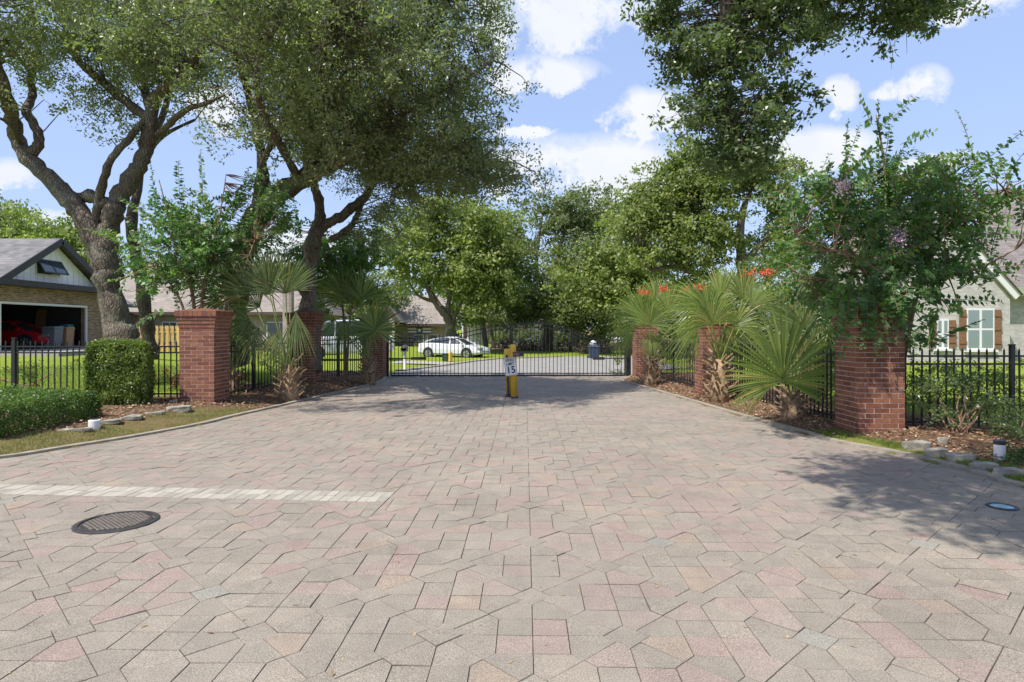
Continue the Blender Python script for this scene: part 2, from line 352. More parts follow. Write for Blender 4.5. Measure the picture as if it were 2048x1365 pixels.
def crown_points(lobes, nclump, per, cr, shell=.55, flat=.7, grp=8):
    """lobes (cx,cy,cz,rx,ry,rz,weight) -> leaf positions, clump centres, tone; boughs of clumps with gaps between them"""
    L = np.array(lobes, float); vol = (L[:, 3]*L[:, 4]*L[:, 5])**.67*L[:, 6]; pr = vol/vol.sum()
    nm = max(3, nclump//grp); idx = rng.choice(len(L), nm, p=pr); d = unit(rng.normal(size=(nm, 3))); r = rng.random(nm)**(1/3)
    r = np.where(rng.random(nm) < shell, .72+.30*rng.random(nm), r)
    mc = L[idx, :3]+d*r[:, None]*L[idx, 3:6]
    mr = cr*(1.35+1.3*rng.random(nm)); mt = .42+.17*rng.normal(size=nm)
    ii = np.repeat(np.arange(nm), grp); n2 = len(ii); d2 = unit(rng.normal(size=(n2, 3))+np.array([0, 0, .25])); q = .45+.75*rng.random(n2)
    cc = mc[ii]+d2*np.array([1.15, 1.15, .72])*(q*mr[ii])[:, None]
    n = n2*per; ci = np.repeat(np.arange(n2), per); s = cr*(.35+.75*rng.random(n2))
    off = rng.normal(size=(n, 3))*np.array([1, 1, flat]); pos = cc[ci]+off*s[ci][:, None]*.55
    nr = unit(pos-mc[ii][ci]+rng.normal(size=(n, 3))*.25*mr[ii][ci][:, None])
    tone = np.clip(mt[ii][ci]+.10*rng.normal(size=n2)[ci]+.13*rng.normal(size=n), 0, .84); tone[rng.random(n) < .015] = .95
    NRM[id(pos)] = (pos, nr+rng.normal(size=(n, 3))*.55+np.array([-.12, -.12, .45]))
    return pos, cc, tone
def limb(mb, pts, seg=5, n=9, wob=.03):
    """pts: (x,y,z,r)"""
    c = catmull(pts, seg); k = np.arange(len(c))
    c[1:-1, :3] += rng.normal(size=(len(c)-2, 3))*wob*np.clip(c[1:-1, 3:4]*3, .1, 1)
    rad = np.maximum(c[:, 3]*(1+.07*rng.normal(size=len(c))), .006); mb.tube([tuple(p) for p in c[:, :3]], list(rad), n); return c
def plimb(mb, pts, D=None, seg=5, n=9, wob=.03):
    q = []
    for p in pts:
        dd = p[3] if len(p) > 3 else D; v_ = P(p[0], p[1], dd); q.append((v_.x, v_.y, v_.z, p[2]))
    return limb(mb, q, seg, n, wob)
def twigs(mb, skel, cc, frac=.5, r0=.03, n=3, maxd=4.0):
    sk = np.vstack([s[:, :3] for s in skel]); sel = cc[rng.random(len(cc)) < frac]
    for c in sel:
        d = np.linalg.norm(sk-c, axis=1)+.6*np.maximum(0, sk[:, 2]-c[2]); j = int(np.argmin(d)); a = sk[j]
        L = np.linalg.norm(c-a)
        if L > maxd or L < .15: continue
        m1_ = a+(c-a)*.33+rng.normal(size=3)*.10*L+np.array([0, 0, .07*L]); m2_ = a+(c-a)*.68+rng.normal(size=3)*.10*L+np.array([0, 0, .05*L])
        r = r0*(.5+.5*min(1, L/2)); mb.tube([tuple(a), tuple(m1_), tuple(m2_), tuple(c)], [r, r*.75, r*.5, r*.2], n, False)
def lob(px, py, D, rx, ry, rd, wt=1.0):
    v_ = P(px, py, D); return (v_.x, v_.y, v_.z, rx/FPX*D, rd, ry/FPX*D, wt)

# ------------------------------------------------------------------ curb lines and ground
curbL = [G(*p) for p in ((0, 918), (130, 898), (260, 877), (400, 851), (470, 834), (545, 817), (640, 795), (700, 781), (768, 763))]
curbR = [G(*p) for p in ((2048, 975), (1960, 950), (1880, 929), (1780, 906), (1664, 884), (1595, 864), (1464, 828), (1371, 800), (1271, 771), (1240, 763))]
curbL = [Vector((-14, 4.2, 0)), Vector((-9.4, 7.2, 0)), Vector((-8.1, 7.95, 0))]+curbL+[Vector((-4.75, 23.8, 0))]
curbR = [Vector((12.5, 1.5, 0)), Vector((8.3, 4.6, 0)), Vector((6.9, 5.9, 0))]+curbR+[Vector((4.5, 23.8, 0))]
def dense(c, sub=6): return [Vector(p) for p in catmull([tuple(x) for x in c], sub)]
cL = dense(curbL); cR = dense(curbR)
def interp(c, y):
    if y <= c[0].y: return c[0].x+(y-c[0].y)*(c[1].x-c[0].x)/(c[1].y-c[0].y)
    for a, b in zip(c, c[1:]):
        if a.y <= y <= b.y: return a.x+(b.x-a.x)*(y-a.y)/max(b.y-a.y, 1e-6)
    return c[-1].x
def sm(t): t = min(1, max(0, t)); return t*t*(3-2*t)
def outside(x, y):
    """metres outside the paved area (negative inside)"""
    if y > 24: y_ = 24
    else: y_ = y
    return max(interp(cL, y_)-x, x-interp(cR, y_))
def terrain(x, y):
    if y > 23.7:
        z = -.03*sm((y-23.7)/2)
        if x < -5: z += .12*sm((-5-x)/3)
        if x < -8: z += .55*sm((-8-x)/12)
        if x > 6: z += .35*sm((x-6)/8)
        if y > 36: z -= .0*sm((y-36)/20)
        return z-.02
    o = outside(x, y)
    if o < 0: return -.05
    z = .03+(.17 if x < 0 else .10)*sm(o/1.4)
    if x < -8: z += .52*sm((-8-x-max(0, 8-y)*3)/12)*sm((y-10)/5)
    if x > 7: z += .25*sm((x-7)/9)*sm((y-8)/5)
    return z
def gz(px, py):
    """point on the terrain under a pixel"""
    z = 0.0
    for _ in range(12):
        p = G(px, py, z); z = .5*z+.5*max(terrain(p.x, p.y), -.02)
    return Vector((p.x, p.y, z))
def build_ground():
    xs = np.concatenate([[-400, -200, -100, -60, -40], np.arange(-30, -12, .8), np.arange(-12, 12, .16), np.arange(12, 30, .8), [30, 40, 60, 100, 200, 400]])
    ys_ = np.concatenate([[-60, -20, -8], np.arange(-3, 4, .5), np.arange(4, 26, .16), np.arange(26, 60, .9), [62, 70, 90, 130, 200, 400, 800]])
    vs = []; zn = []
    for y in ys_:
        for x in xs:
            z = terrain(x, y) + (.018*mnoise.noise(Vector((x*2.1, y*2.1, 0))) if outside(x, y) > .25 and y < 24 else 0); vs.append((x, y, z))
            o = outside(x, y); lawn = 0.0
            if y > 24.3: lawn = 1.0
            elif x < 0: lawn = sm((o-2.6)/.8) if y > 12 else sm((o-5)/.8)
            else: lawn = sm((o-2.8)/.8)
            if y < 13.2 and x < 0 and 0 <= o < .9: lawn = .2
            if y < 10.4 and x > 0 and 0 <= o < .45: lawn = .5
            if y > 52 and x > -2: lawn = .15
            zn.append(lawn)
    nx = len(xs); fs = [(j*nx+i, j*nx+i+1, (j+1)*nx+i+1, (j+1)*nx+i) for j in range(len(ys_)-1) for i in range(nx-1)]
    me = bpy.data.meshes.new('ground'); me.from_pydata(vs, [], fs); a = me.attributes.new('zone', 'FLOAT', 'POINT'); a.data.foreach_set('value', zn); me.shade_smooth()
    tag(link('ground', me, None, M['ground']), kind='structure')
build_ground()
def sheet(name, pts, m, z=.0, follow=False):
    me = bpy.data.meshes.new(name); me.from_pydata([(p[0], p[1], p[2] if len(p) > 2 else z) for p in pts], [], [tuple(range(len(pts)))]); o = link(name, me, None, m); return tag(o, kind='structure')
# street beyond the gate
street_pts = [(-4.7, 23.9), (4.7, 23.9), (5.4, 26), (8.5, 29.5), (16, 34), (40, 40), (40, 52), (18, 45), (9, 41.5), (3, 40.0), (-1, 37.2), (-2.4, 34), (-3.6, 30), (-4.9, 26.5)]
sheet('street', street_pts, M['asphalt'], .0)
sheet('driveway_slab', [(-30, 35), (-30, 38.5), (-14, 37), (-8, 33.5), (-3.2, 31.2), (-2.9, 33.2), (-7.5, 36.5), (-13, 40.5), (-30, 42)][::-1], M['asphalt2'], .0)
def strip_along(name, pts, wd, ht, m, z0=0.0, side=1):
    mb = MB(); vs = []
    for i, p in enumerate(pts):
        d = (pts[min(i+1, len(pts)-1)]-pts[max(i-1, 0)]); n_ = Vector((-d.y, d.x, 0)).normalized()*side
        zt = z0+ht
        vs += [(p.x, p.y, z0-.05), (p.x, p.y, zt), (p.x+n_.x*wd, p.y+n_.y*wd, zt), (p.x+n_.x*wd, p.y+n_.y*wd, z0-.05)]
    fs = []
    for i in range(len(pts)-1):
        a = i*4
        for k in range(3): fs.append((a+k, a+k+1, a+5+k, a+4+k))
    mb.add(vs, fs); o = mb.build(name, m); return tag(o, kind='structure')
strip_along('curb', cL, .13, .035, M['concrete'], side=1)
strip_along('curb', cR, .13, .035, M['concrete'], side=-1)
strip_along('street_curb', [Vector(p+(0,)) for p in street_pts[9:]], .35, .05, M['concrete'], side=1)
# ------------------------------------------------------------------ pavers
pav = empty('block_paving', (0, 0, 0), 'x', 'x'); del pav['label']; del pav['category']; pav['kind'] = 'structure'
base = MB().add([(-16, -4, -.0075), (16, -4, -.0075), (16, 24.2, -.0075), (-16, 24.2, -.0075)], [(0, 1, 2, 3)])
wparent(base.build('joint_sand', M['soil']), pav)
def clip(poly, a, b, c):
    out = []
    for i in range(len(poly)):
        p, q = poly[i], poly[(i+1) % len(poly)]; dp = a*p[0]+b*p[1]-c; dq = a*q[0]+b*q[1]-c
        if dp >= 0: out.append(p)
        if dp*dq < 0: t = dp/(dp-dq); out.append((p[0]+t*(q[0]-p[0]), p[1]+t*(q[1]-p[1])))
    return out
def inset(poly, d):
    n = len(poly); c = (sum(p[0] for p in poly)/n, sum(p[1] for p in poly)/n); res = poly
    for i in range(n):
        p, q = poly[i], poly[(i+1) % n]; ex, ey = q[0]-p[0], q[1]-p[1]; L = math.hypot(ex, ey)
        if L < 1e-5: continue
        nx_, ny_ = -ey/L, ex/L
        if (c[0]-p[0])*nx_+(c[1]-p[1])*ny_ < 0: nx_, ny_ = -nx_, -ny_
        res = clip(res, nx_, ny_, nx_*p[0]+ny_*p[1]+d)
        if len(res) < 3: return []
    return res
def parea(p): return abs(sum(p[i][0]*p[(i+1) % len(p)][1]-p[(i+1) % len(p)][0]*p[i][1] for i in range(len(p))))/2
gq, sq, dq_ = .54, .206, .135
OX, OY, ROT = .177, 6.347, R(-1.2)
stripe_a, stripe_b = (-12.0, 7.25), (-1.3, 6.44)      # near edge of the white stripe
sd = Vector((stripe_b[0]-stripe_a[0], stripe_b[1]-stripe_a[1])).normalized(); sn = Vector((-sd.y, sd.x)); SW = .40
def paving_polys():
    out = []; ca, sa = math.cos(ROT), math.sin(ROT)
    for i in range(-32, 33):
        for j in range(-18, 36):
            cx, cy = i*gq, j*gq; loc = []
            if (i+j) % 2 == 0:
                loc.append(([(dq_, 0), (0, dq_), (-dq_, 0), (0, -dq_)], 1))
                h = dq_/2; e = gq-sq
                for sx, sy in ((1, 1), (-1, 1), (-1, -1), (1, -1)):
                    loc.append(([(sx*dq_, 0), (sx*e, 0), (sx*e, sy*sq), (sx*gq/2, sy*gq/2), (sx*h, sy*h)], 0))
                    loc.append(([(0, sy*dq_), (0, sy*e), (sx*sq, sy*e), (sx*gq/2, sy*gq/2), (sx*h, sy*h)], 0))
            else:
                for sx in (0, 1):
                    for sy in (0, 1): loc.append(([((sx-1)*sq, (sy-1)*sq), (sx*sq, (sy-1)*sq), (sx*sq, sy*sq), ((sx-1)*sq, sy*sq)], 2))
            for poly, kd in loc:
                q = [(OX+(cx+x)*ca-(cy+y)*sa, OY+(cx+x)*sa+(cy+y)*ca) for x, y in poly]
                mx = sum(p[0] for p in q)/len(q); my = sum(p[1] for p in q)/len(q)
                if my < -2 or my > 24.1 or abs(mx) > 14: continue
                if outside(mx, my) > .14: continue
                # clear the stripe
                pieces = [q]
                if mx < -.9 and abs((mx-stripe_a[0])*sn.x+(my-stripe_a[1])*sn.y-SW/2) < .6:
                    c0 = sn.x*stripe_a[0]+sn.y*stripe_a[1]; cE = sd.x*stripe_b[0]+sd.y*stripe_b[1]
                    left = clip(q, -sd.x, -sd.y, -cE); right = clip(q, sd.x, sd.y, cE); pieces = [right] if len(right) > 2 else []
                    if len(left) > 2: pieces += [clip(left, -sn.x, -sn.y, -c0), clip(left, sn.x, sn.y, c0+SW)]
                for pc in pieces:
                    if len(pc) > 2 and parea(pc) > .0012: out.append((pc, kd))
    return out
polys = paving_polys()
def patch(x, y): return mnoise.noise(Vector((x*.33, y*.33, 3.1)))
def paver_geo(pc, z):
    a = inset(pc, .0010); b = inset(pc, .0036)
    if len(a) != len(b) or len(a) < 3: a = inset(pc, .003); b = a
    if len(a) < 3: return None
    tx, ty = rng.normal()*.009, rng.normal()*.009; mx = sum(p[0] for p in pc)/len(pc); my = sum(p[1] for p in pc)/len(pc); n = len(a)
    f = lambda p, dz: (p[0], p[1], z+dz+tx*(p[0]-mx)+ty*(p[1]-my))
    vs = [f(p, -.02) for p in a]+[f(p, -.0065) for p in a]+[f(p, 0) for p in b]
    fs = [tuple(range(2*n, 3*n))]+[(r*n+i, r*n+(i+1) % n, (r+1)*n+(i+1) % n, (r+1)*n+i) for r in (0, 1) for i in range(n)]
    return vs, fs
def ptone(mx, my, kd):
    pa = patch(mx, my); r_ = rng.random()
    if kd == 1: return .97 if r_ < .12 else rng.random()*.35
    pr_pink = .30+.5*pa
    if r_ < pr_pink: return .60+.2*rng.random()
    if r_ > .965-.10*max(0, patch(mx+40, my)+.35*(mx > 2)): return .88
    return rng.random()*.52
ranked = []
for pc, kd in polys:
    mx = sum(p[0] for p in pc)/len(pc); my = sum(p[1] for p in pc)/len(pc)
    inv = my > 2.9 and abs(mx)/max(my, .1) < .84 and my*.0+1 
    ranked.append((parea(pc)/my**2 if inv else 0, pc, kd, mx, my))
ranked.sort(key=lambda t: -t[0])
rest = MB(); rt = []; rd_ = []
def set_dirt(me, vals): a = me.attributes.new('dirt', 'FLOAT', 'POINT'); a.data.foreach_set('value', vals)
def set_tone(me, vals): a = me.attributes.new('tone', 'FLOAT', 'POINT'); a.data.foreach_set('value', vals)
for k, (sc_, pc, kd, mx, my) in enumerate(ranked):
    g_ = paver_geo(pc, rng.normal()*.0016)
    if g_ is None: continue
    tn = ptone(mx, my, kd)
    if k < 290:
        vs, fs = g_; me = bpy.data.meshes.new('paver'); me.from_pydata([(a-mx, b-my, c) for a, b, c in vs], [], fs); me.update()
        bm = bmesh.new(); bm.from_mesh(me); bmesh.ops.recalc_face_normals(bm, faces=bm.faces); bm.to_mesh(me); bm.free()
        set_tone(me, [tn]*len(vs)); q_ = len(vs)//3; set_dirt(me, [1.0]*q_+[.85]*q_+[0.0]*q_); o = link('paver', me, pav, M['paver']); o.location = (mx, my, 0)
    else:
        rest.add(*g_); rt += [tn]*len(g_[0]); q_ = len(g_[0])//3; rd_ += [1.0]*q_+[.85]*q_+[0.0]*q_
o = rest.build('pavers', M['paver'], pav); set_tone(o.data, rt); set_dirt(o.data, rd_); o['kind'] = 'stuff'
# white stripe: two rows of small bricks
stp = empty('stop_line', (0, 0, 0), 'pale stripe of two rows of small white bricks set across the paving', 'line')
L_ = (Vector(stripe_b)-Vector(stripe_a)).length; k = 0; me = None
nb = int(L_/.1)
for i in range(nb):
    for r_ in (0, 1):
        if me is None:
            mb = MB().box(-.0475, .0475, -.0965, .0965, -.02, .003); ob = mb.build('white_brick', M['white_paver'], stp); me = ob.data
        else: ob = link('white_brick', me, stp)
        c = Vector(stripe_b)-sd*(.05+i*.1)+sn*(.1+r_*.2)
        ob.location = (c.x, c.y, rng.normal()*.0012); ob.rotation_euler = (0, 0, math.atan2(sd.y, sd.x)+rng.normal()*.01)
# manhole
mh = G(234, 1045); mo = empty('manhole_cover', (mh.x, mh.y, 0), 'round rusty iron manhole cover with a waffle pattern set in the paving', 'manhole cover', rz=R(20))
MB().lathe((0, 0, 0), [(.345, -.02), (.345, .008), (.335, .012), (.30, .012), (.297, -.004), (.29, -.004)], 40).build('frame', M['castiron'], mo)
mb = MB().lathe((0, 0, 0), [(.288, -.02), (.288, .006), (.275, .008)], 40); mb.build('lid', M['castiron'], mo)
mb = MB()
for i in range(-8, 9):
    for j in range(-8, 9):
        x, y = i*.038+(j % 2)*.019, j*.034
        if x*x+y*y < .066: mb.box(x-.0125, x+.0125, y-.0115, y+.0115, .006, .017)
o = mb.build('lid_knobs', simple('worn_iron', (.22, .185, .15), .55, .2, var=.35, scale=30), mo); o['kind'] = 'stuff'

# ------------------------------------------------------------------ brick pillars
brickmesh = {}
def brick_obj(parent, x0, x1, y0, y1, z0, z1):
    key = (round(x1-x0, 3), round(y1-y0, 3), round(z1-z0, 3))
    if key not in brickmesh:
        mb = MB().box(-key[0]/2, key[0]/2, -key[1]/2, key[1]/2, -key[2]/2, key[2]/2); o = mb.build('brick', M['brick'], parent); brickmesh[key] = o.data
    else: o = link('brick', brickmesh[key], parent)
    o.location = ((x0+x1)/2+rng.normal()*.0008, (y0+y1)/2+rng.normal()*.0008, (z0+z1)/2); return o
def pillar(x0, y0, wd, H, zb, label, z_shift=0.0):
    t = empty('brick_pillar', (x0+wd/2, y0+wd/2, zb), label, 'pillar', 'red brick gate pillars'); h = wd/2; ch = .082; mj = .013
    Hs = H-.38; n = int(Hs/ch)
    MB().box(-h+.004, h-.004, -h+.004, h-.004, -.1, Hs).build('mortar', M['mortar'], t)
    bd = .1
    def ring(h, z, alt, nb=3, hh=ch-mj):
        bl = 2*h/nb
        for s in (-1, 1):
            for i in range(nb):
                a, b = -h+i*bl+(mj/2 if i else 0), -h+(i+1)*bl-(mj/2 if i < nb-1 else 0)
                ya, yb = (s*h, s*(h-bd)); ya, yb = min(ya, yb), max(ya, yb)
                brick_obj(t, *((a, b, ya, yb) if alt else (ya, yb, a, b)), z, z+hh)
            inner = 2*(h-bd)-2*mj; m_ = max(2, nb-1); il = inner/m_
            for i in range(m_):
                a = -h+bd+mj+i*il+(mj/2 if i else 0); b = -h+bd+mj+(i+1)*il-(mj/2 if i < m_-1 else 0)
                ya, yb = min(s*h, s*(h-bd)), max(s*h, s*(h-bd))
                brick_obj(t, *((ya, yb, a, b) if alt else (a, b, ya, yb)), z, z+hh)
    for k in range(n): ring(h, k*ch+.002, k % 2)
    z = n*ch
    for k, e in enumerate((.015, .032, .05)):
        MB().box(-h-e+.005, h+e-.005, -h-e+.005, h+e-.005, z, z+ch-.001).build('mortar', M['mortar'], t); ring(h+e, z+.002, (n+k) % 2); z += ch
    e = .075; hh = .12; MB().box(-h-e+.01, h+e-.01, -h-e+.01, h+e-.01, z+.001, z+hh).build('mortar', M['mortar'], t)
    ring(h+e, z+.002, 1, 9, hh-.004)
    MB().add([(-h-e+.03, -h-e+.03, z+hh), (h+e-.03, -h-e+.03, z+hh), (h+e-.03, h+e-.03, z+hh), (-h-e+.03, h+e-.03, z+hh), (0, 0, z+hh+.07)], [(0, 1, 4), (1, 2, 4), (2, 3, 4), (3, 0, 4)]).build('cap', M['brick'], t)
    return t
p1 = (-7.2, 13.64); p2 = (-6.62, 18.64); p3 = (-5.42, 22.75); p4 = (5.62, 10.21); p5 = (4.84, 15.97); p6 = (4.40, 22.3)
pillar(*p1, .75, 2.19, 0, 'sunlit red brick pillar beside the tall clipped hedge')
pillar(*p2, .75, 2.28, 0, 'red brick pillar half hidden behind the hanging palm fronds')
pillar(*p3, .75, 2.19, 0, 'red brick pillar at the hinge post of the gate behind the short palm')
pillar(*p4, .75, 2.17, 0, 'dappled red brick pillar under the pink flowering crape myrtle')
pillar(*p5, .75, 2.19, 0, 'red brick pillar between the middle palm and the fence')
pillar(*p6, .75, 2.19, 0, 'red brick pillar behind the palm beside the gate opening')

# ------------------------------------------------------------------ iron fences
pick = {}
def picket_mesh(h):
    k = round(h, 2)
    if k not in pick:
        mb = MB().box(-.011, .011, -.011, .011, 0, k-.06)
        mb.add([(-.017, -.006, k-.06), (.017, -.006, k-.06), (.017, .006, k-.06), (-.017, .006, k-.06), (0, 0, k)], [(0, 1, 4), (1, 2, 4), (2, 3, 4), (3, 0, 4), (3, 2, 1, 0)])
        o = mb.build('picket', M['iron']); pick[k] = o.data; bpy.data.objects.remove(o)
    return pick[k]
def fence(a, b, label, ztop=1.5, zbot=.2, sp=.136, posts=(), gr='black iron fences'):
    a = Vector((a[0], a[1], 0)); b = Vector((b[0], b[1], 0)); d = (b-a); L = d.length; d.normalize()
    t = empty('iron_fence', tuple(a), label, 'fence', gr); az = math.atan2(d.y, d.x)
    def rail(z):
        o = MB().box(0, L, -.016, .016, -.016, .016).build('rail', M['iron'], t); o.location = (0, 0, z); o.rotation_euler = (0, 0, az)
    for z in (ztop-.14, ztop-.275, zbot+.08): rail(z)
    n = int(L/sp)
    for i in range(n):
        s = (i+.5)*L/n
        if any(abs(s-q*L) < .05 for q in posts): continue
        o = link('picket', picket_mesh(ztop-zbot), t); 
        if not o.data.materials: o.data.materials.append(M['iron'])
        o.location = (d.x*s, d.y*s, zbot); o.rotation_euler = (rng.normal()*.004, rng.normal()*.004, az)
    for q in posts:
        s = q*L; mb = MB().box(-.032, .032, -.032, .032, zbot-.25, ztop+.04).box(-.04, .04, -.04, .04, ztop+.04, ztop+.06); o = mb.build('post', M['iron'], t); o.location = (d.x*s, d.y*s, 0); o.rotation_euler = (0, 0, az)
    return t
fence((-7.24, 14.0), (-13.5, 14.0), 'black iron fence behind the clipped hedge left of the sunlit brick pillar', 1.52, .25, posts=(.61,))
fence((-6.75, 14.42), (-6.45, 18.6), 'black iron fence panel between the sunlit pillar and the leaning palm', 1.50, .18, .17, posts=(.42, .97))
fence((-6.2, 19.42), (-5.2, 22.7), 'black iron fence panel between the two left pillars nearest the gate', 1.55, .12, posts=(.08, .45))
fence((6.42, 10.62), (12.5, 10.62), 'black iron fence with bushes in front right of the dappled pillar', 1.455, .13, posts=(.33,))
fence((5.85, 11.0), (5.5, 15.95), 'black iron fence behind the low bright fan palm', 1.45, .13, posts=(.5,))
fence((5.15, 16.75), (4.85, 22.25), 'black iron fence behind the palm nearest the gate on the right', 1.46, .12, posts=(.5,))
# gate
GD = 23.54
def gx(px): return (px-1024)/FPX*GD
def gzp(py): return HC-(py-YH)/FPX*GD
def railz(px):
    if px < 1055: t = sm((px-850)/190); return gzp(677-29*t)
    t = sm((px-1090)/110); return gzp(648+32*t)
def gate_leaf(x0, x1, label):
    t = empty('driveway_gate', (gx(x0), GD, 0), label, 'gate', 'two leaves of the iron gate'); X0 = gx(x0)
    n = round((gx(x1)-X0)/.1386)
    xs = np.linspace(X0, gx(x1), 26)
    for dz in (0, -.15):
        mb = MB(); pts = [(x-X0, 0, railz(1024+x/GD*FPX)+dz) for x in xs]
        for a, b in zip(pts, pts[1:]): mb.bar(a, b, .03, .035)
        mb.build('top_rail', M['iron'], t)
    for z, h_ in ((gzp(747), .035), (gzp(751.5), .06)):
        MB().box(0, gx(x1)-X0, -.02, .02, z-h_/2, z+h_/2).build('bottom_rail', M['iron'], t)
    for s in (0, gx(x1)-X0):
        zt = railz(1024+(X0+s)/GD*FPX); MB().box(s-.025, s+.025, -.027, .027, .03, zt+.02).build('stile', M['iron'], t)
    for i in range(1, n):
        x = (gx(x1)-X0)*i/n; px = 1024+(X0+x)/GD*FPX; zt = railz(px)+.14
        o = link('picket', picket_mesh(round((zt-.06)/.04)*.04), t); o.location = (x, 0, .06)
        if not o.data.materials: o.data.materials.append(M['iron'])
gate_leaf(782, 1021, 'left leaf of the black iron driveway gate rising to an arch')
gate_leaf(1024, 1250, 'right leaf of the black iron driveway gate falling from the arch')
for (px, lb) in ((773, 'thick black gate post at the left end of the gate'), (1257, 'thick black gate post at the right end of the gate')):
    t = empty('gate_post', (gx(px), GD+.02, 0), lb, 'gate post'); MB().box(-.08, .08, -.08, .08, -.1, 1.72).build('post', M['iron'], t)
    MB().box(-.095, .095, -.095, .095, 1.72, 1.76).build('cap', M['iron'], t); MB().box(.08*(1 if px < 1000 else -1)-.02, .08*(1 if px < 1000 else -1)+.02, -.1, -.05, .3, .4).box(-.02, .02, -.1, -.05, 1.2, 1.3).build('hinge', M['iron'], t)
for (a, b, c, lb, nm) in ((778, 823, 853, 'dark brown swing gate opener arm on the left gate leaf', 1), (1258, 1208, 1185, 'dark swing gate opener arm on the right gate leaf', 0)):
    z = gzp(717); t = empty('gate_opener', (gx(a), GD-.08, z), lb, 'gate opener'); X0 = gx(a)
    MB().bar((0, 0, 0), (gx(b)-X0, -.02, 0), .035).build('arm', M['iron'], t)
    x0, x1 = sorted((gx(b)-X0, gx(c)-X0)); MB().box(x0, x1, -.09, .03, -.05, .05).build('motor_housing', M['brown'] if nm else M['dark'], t)

# ------------------------------------------------------------------ bollards with sign
def bollard(px, pyb, topy, D, r, label, tilt, xoff=0):
    b = Vector(((px-1024)/FPX*D, D, 0)); h = HC-(topy-YH)/FPX*D
    t = empty('yellow_bollard', tuple(b), label, 'bollard', 'yellow bollards in front of the gate'); t.rotation_euler = (0, tilt, 0)
    MB().lathe((0, 0, 0), [(r, 0), (r, h-.05), (r*.93, h-.02), (r*.6, h)], 20).build('post', M['yellow'], t, True)
    MB().lathe((0, 0, 0), [(r*1.12, 0), (r*1.1, .04), (r*1.02, .05)], 20).build('footing', M['dark'], t)
    return t, h
BD = 16.1
b1, h1 = bollard(1029, 797, 689, BD, .085, 'taller yellow steel bollard with the chipped foot', R(-2))
b2, h2 = bollard(1019, 790, 698, BD+.6, .085, 'shorter yellow bollard behind the speed limit sign', R(-3))
kp = empty('keypad_box', tuple(P(1036, 709, BD-.05)), 'small dark red and black reader box on the taller yellow bollard', 'reader box')
MB().box(-.13, .05, -.08, .02, -.06, .06).build('housing', simple('maroon', (.12, .025, .02), .5), kp); MB().box(.05, .15, -.07, .03, -.055, .05).build('hood', M['dark'], kp)
MB().box(-.1, .02, -.086, -.08, -.02, .02).build('reader', M['bin_grey'], kp)
sg = empty('speed_limit_sign', tuple(P(1023.5, 751.5, BD-.14)), 'tilted white speed limit 15 sign fixed to the yellow bollards', 'sign'); sg.rotation_euler = (R(-3), R(-7.5), R(6))
sw_, sh_ = .305, .457
def rrect(w_, h_, r_, z0):
    pts = []
    for cx, cy, a0 in ((w_/2-r_, h_-r_, 0), (-w_/2+r_, h_-r_, 90), (-w_/2+r_, r_, 180), (w_/2-r_, r_, 270)):
        for k in range(5): a = R(a0+k*22.5); pts.append((cx+r_*math.cos(a), z0+cy+r_*math.sin(a)))
    return pts
MB().prism(rrect(sw_, sh_, .025, 0), 1, 0, .004).build('plate', M['signface'], sg)
o_ = rrect(sw_-.014, sh_-.014, .02, .007); i_ = rrect(sw_-.028, sh_-.028, .014, .014); n_ = len(o_)
MB().add([(a, -.0015, b) for a, b in o_]+[(a, -.0015, b) for a, b in i_], [(i, (i+1) % n_, (i+1) % n_+n_, i+n_) for i in range(n_)]).build('border', M['ink'], sg)
def text(s, size, loc, parent, m, name='lettering', sx=1.0, rot=(R(90), 0, 0), ext=.0012, bold=0.0):
    cu = bpy.data.curves.new(name, 'FONT'); cu.body = s; cu.size = size; cu.align_x = 'CENTER'; cu.align_y = 'CENTER'; cu.extrude = ext; cu.offset = bold
    o = bpy.data.objects.new(name, cu); COL.objects.link(o); dg = bpy.context.evaluated_depsgraph_get(); me = bpy.data.meshes.new_from_object(o.evaluated_get(dg)); bpy.data.objects.remove(o)
    o = bpy.data.objects.new(name, me); COL.objects.link(o); me.materials.clear(); me.materials.append(m); o.parent = parent; o.location = loc; o.rotation_euler = rot; o.scale = (sx, 1, 1); return o
text('SPEED', .095, (0, -.003, .39), sg, M['ink'], sx=.86, bold=.0022); text('LIMIT', .095, (0, -.003, .295), sg, M['ink'], sx=.9, bold=.0022); text('15', .25, (0, -.003, .135), sg, M['ink'], sx=.95, bold=.004)
MB().box(-.02, .02, .004, .14, .3, .34).build('bracket', M['dark'], sg)
leg = empty('sign_post', (b2.location.x-.02, BD+.3, 0), 'dark slender steel post behind the speed limit sign', 'sign post'); MB().bar((0, 0, 0), (-.05, .02, 1.1), .05).build('post', M['dark'], leg); MB().box(-.1, .08, -.06, .06, 0, .03).build('foot_plate', M['dark'], leg)

# ------------------------------------------------------------------ trees
def oak(name, label, base_px, limbs, lobes, ncl, per, cr, lsize, leafm, barkm, D, tw=.5, tr0=.035, group=None, aspect=.42, shell=.55, maxd=2.6):
    """limbs: lists of (px,py,r[,D])"""
    t = empty(name, (0, 0, 0), label, 'tree', group)
    mb = MB(); sk = [plimb(mb, l, D) for l in limbs]
    b = sk[0][0]; t.location = (b[0], b[1], b[2])
    pos, cc, tone = crown_points(lobes, ncl, per, cr, shell)
    if tw: twigs(mb, sk, cc, tw, tr0, maxd=maxd)
    wparent(mb.build('trunk', barkm, None, True), t)
    wparent(leaves('crown', pos, lsize*(.7+.6*rng.random(len(pos))), leafm, None, aspect=aspect, tone=tone), t)
    return t
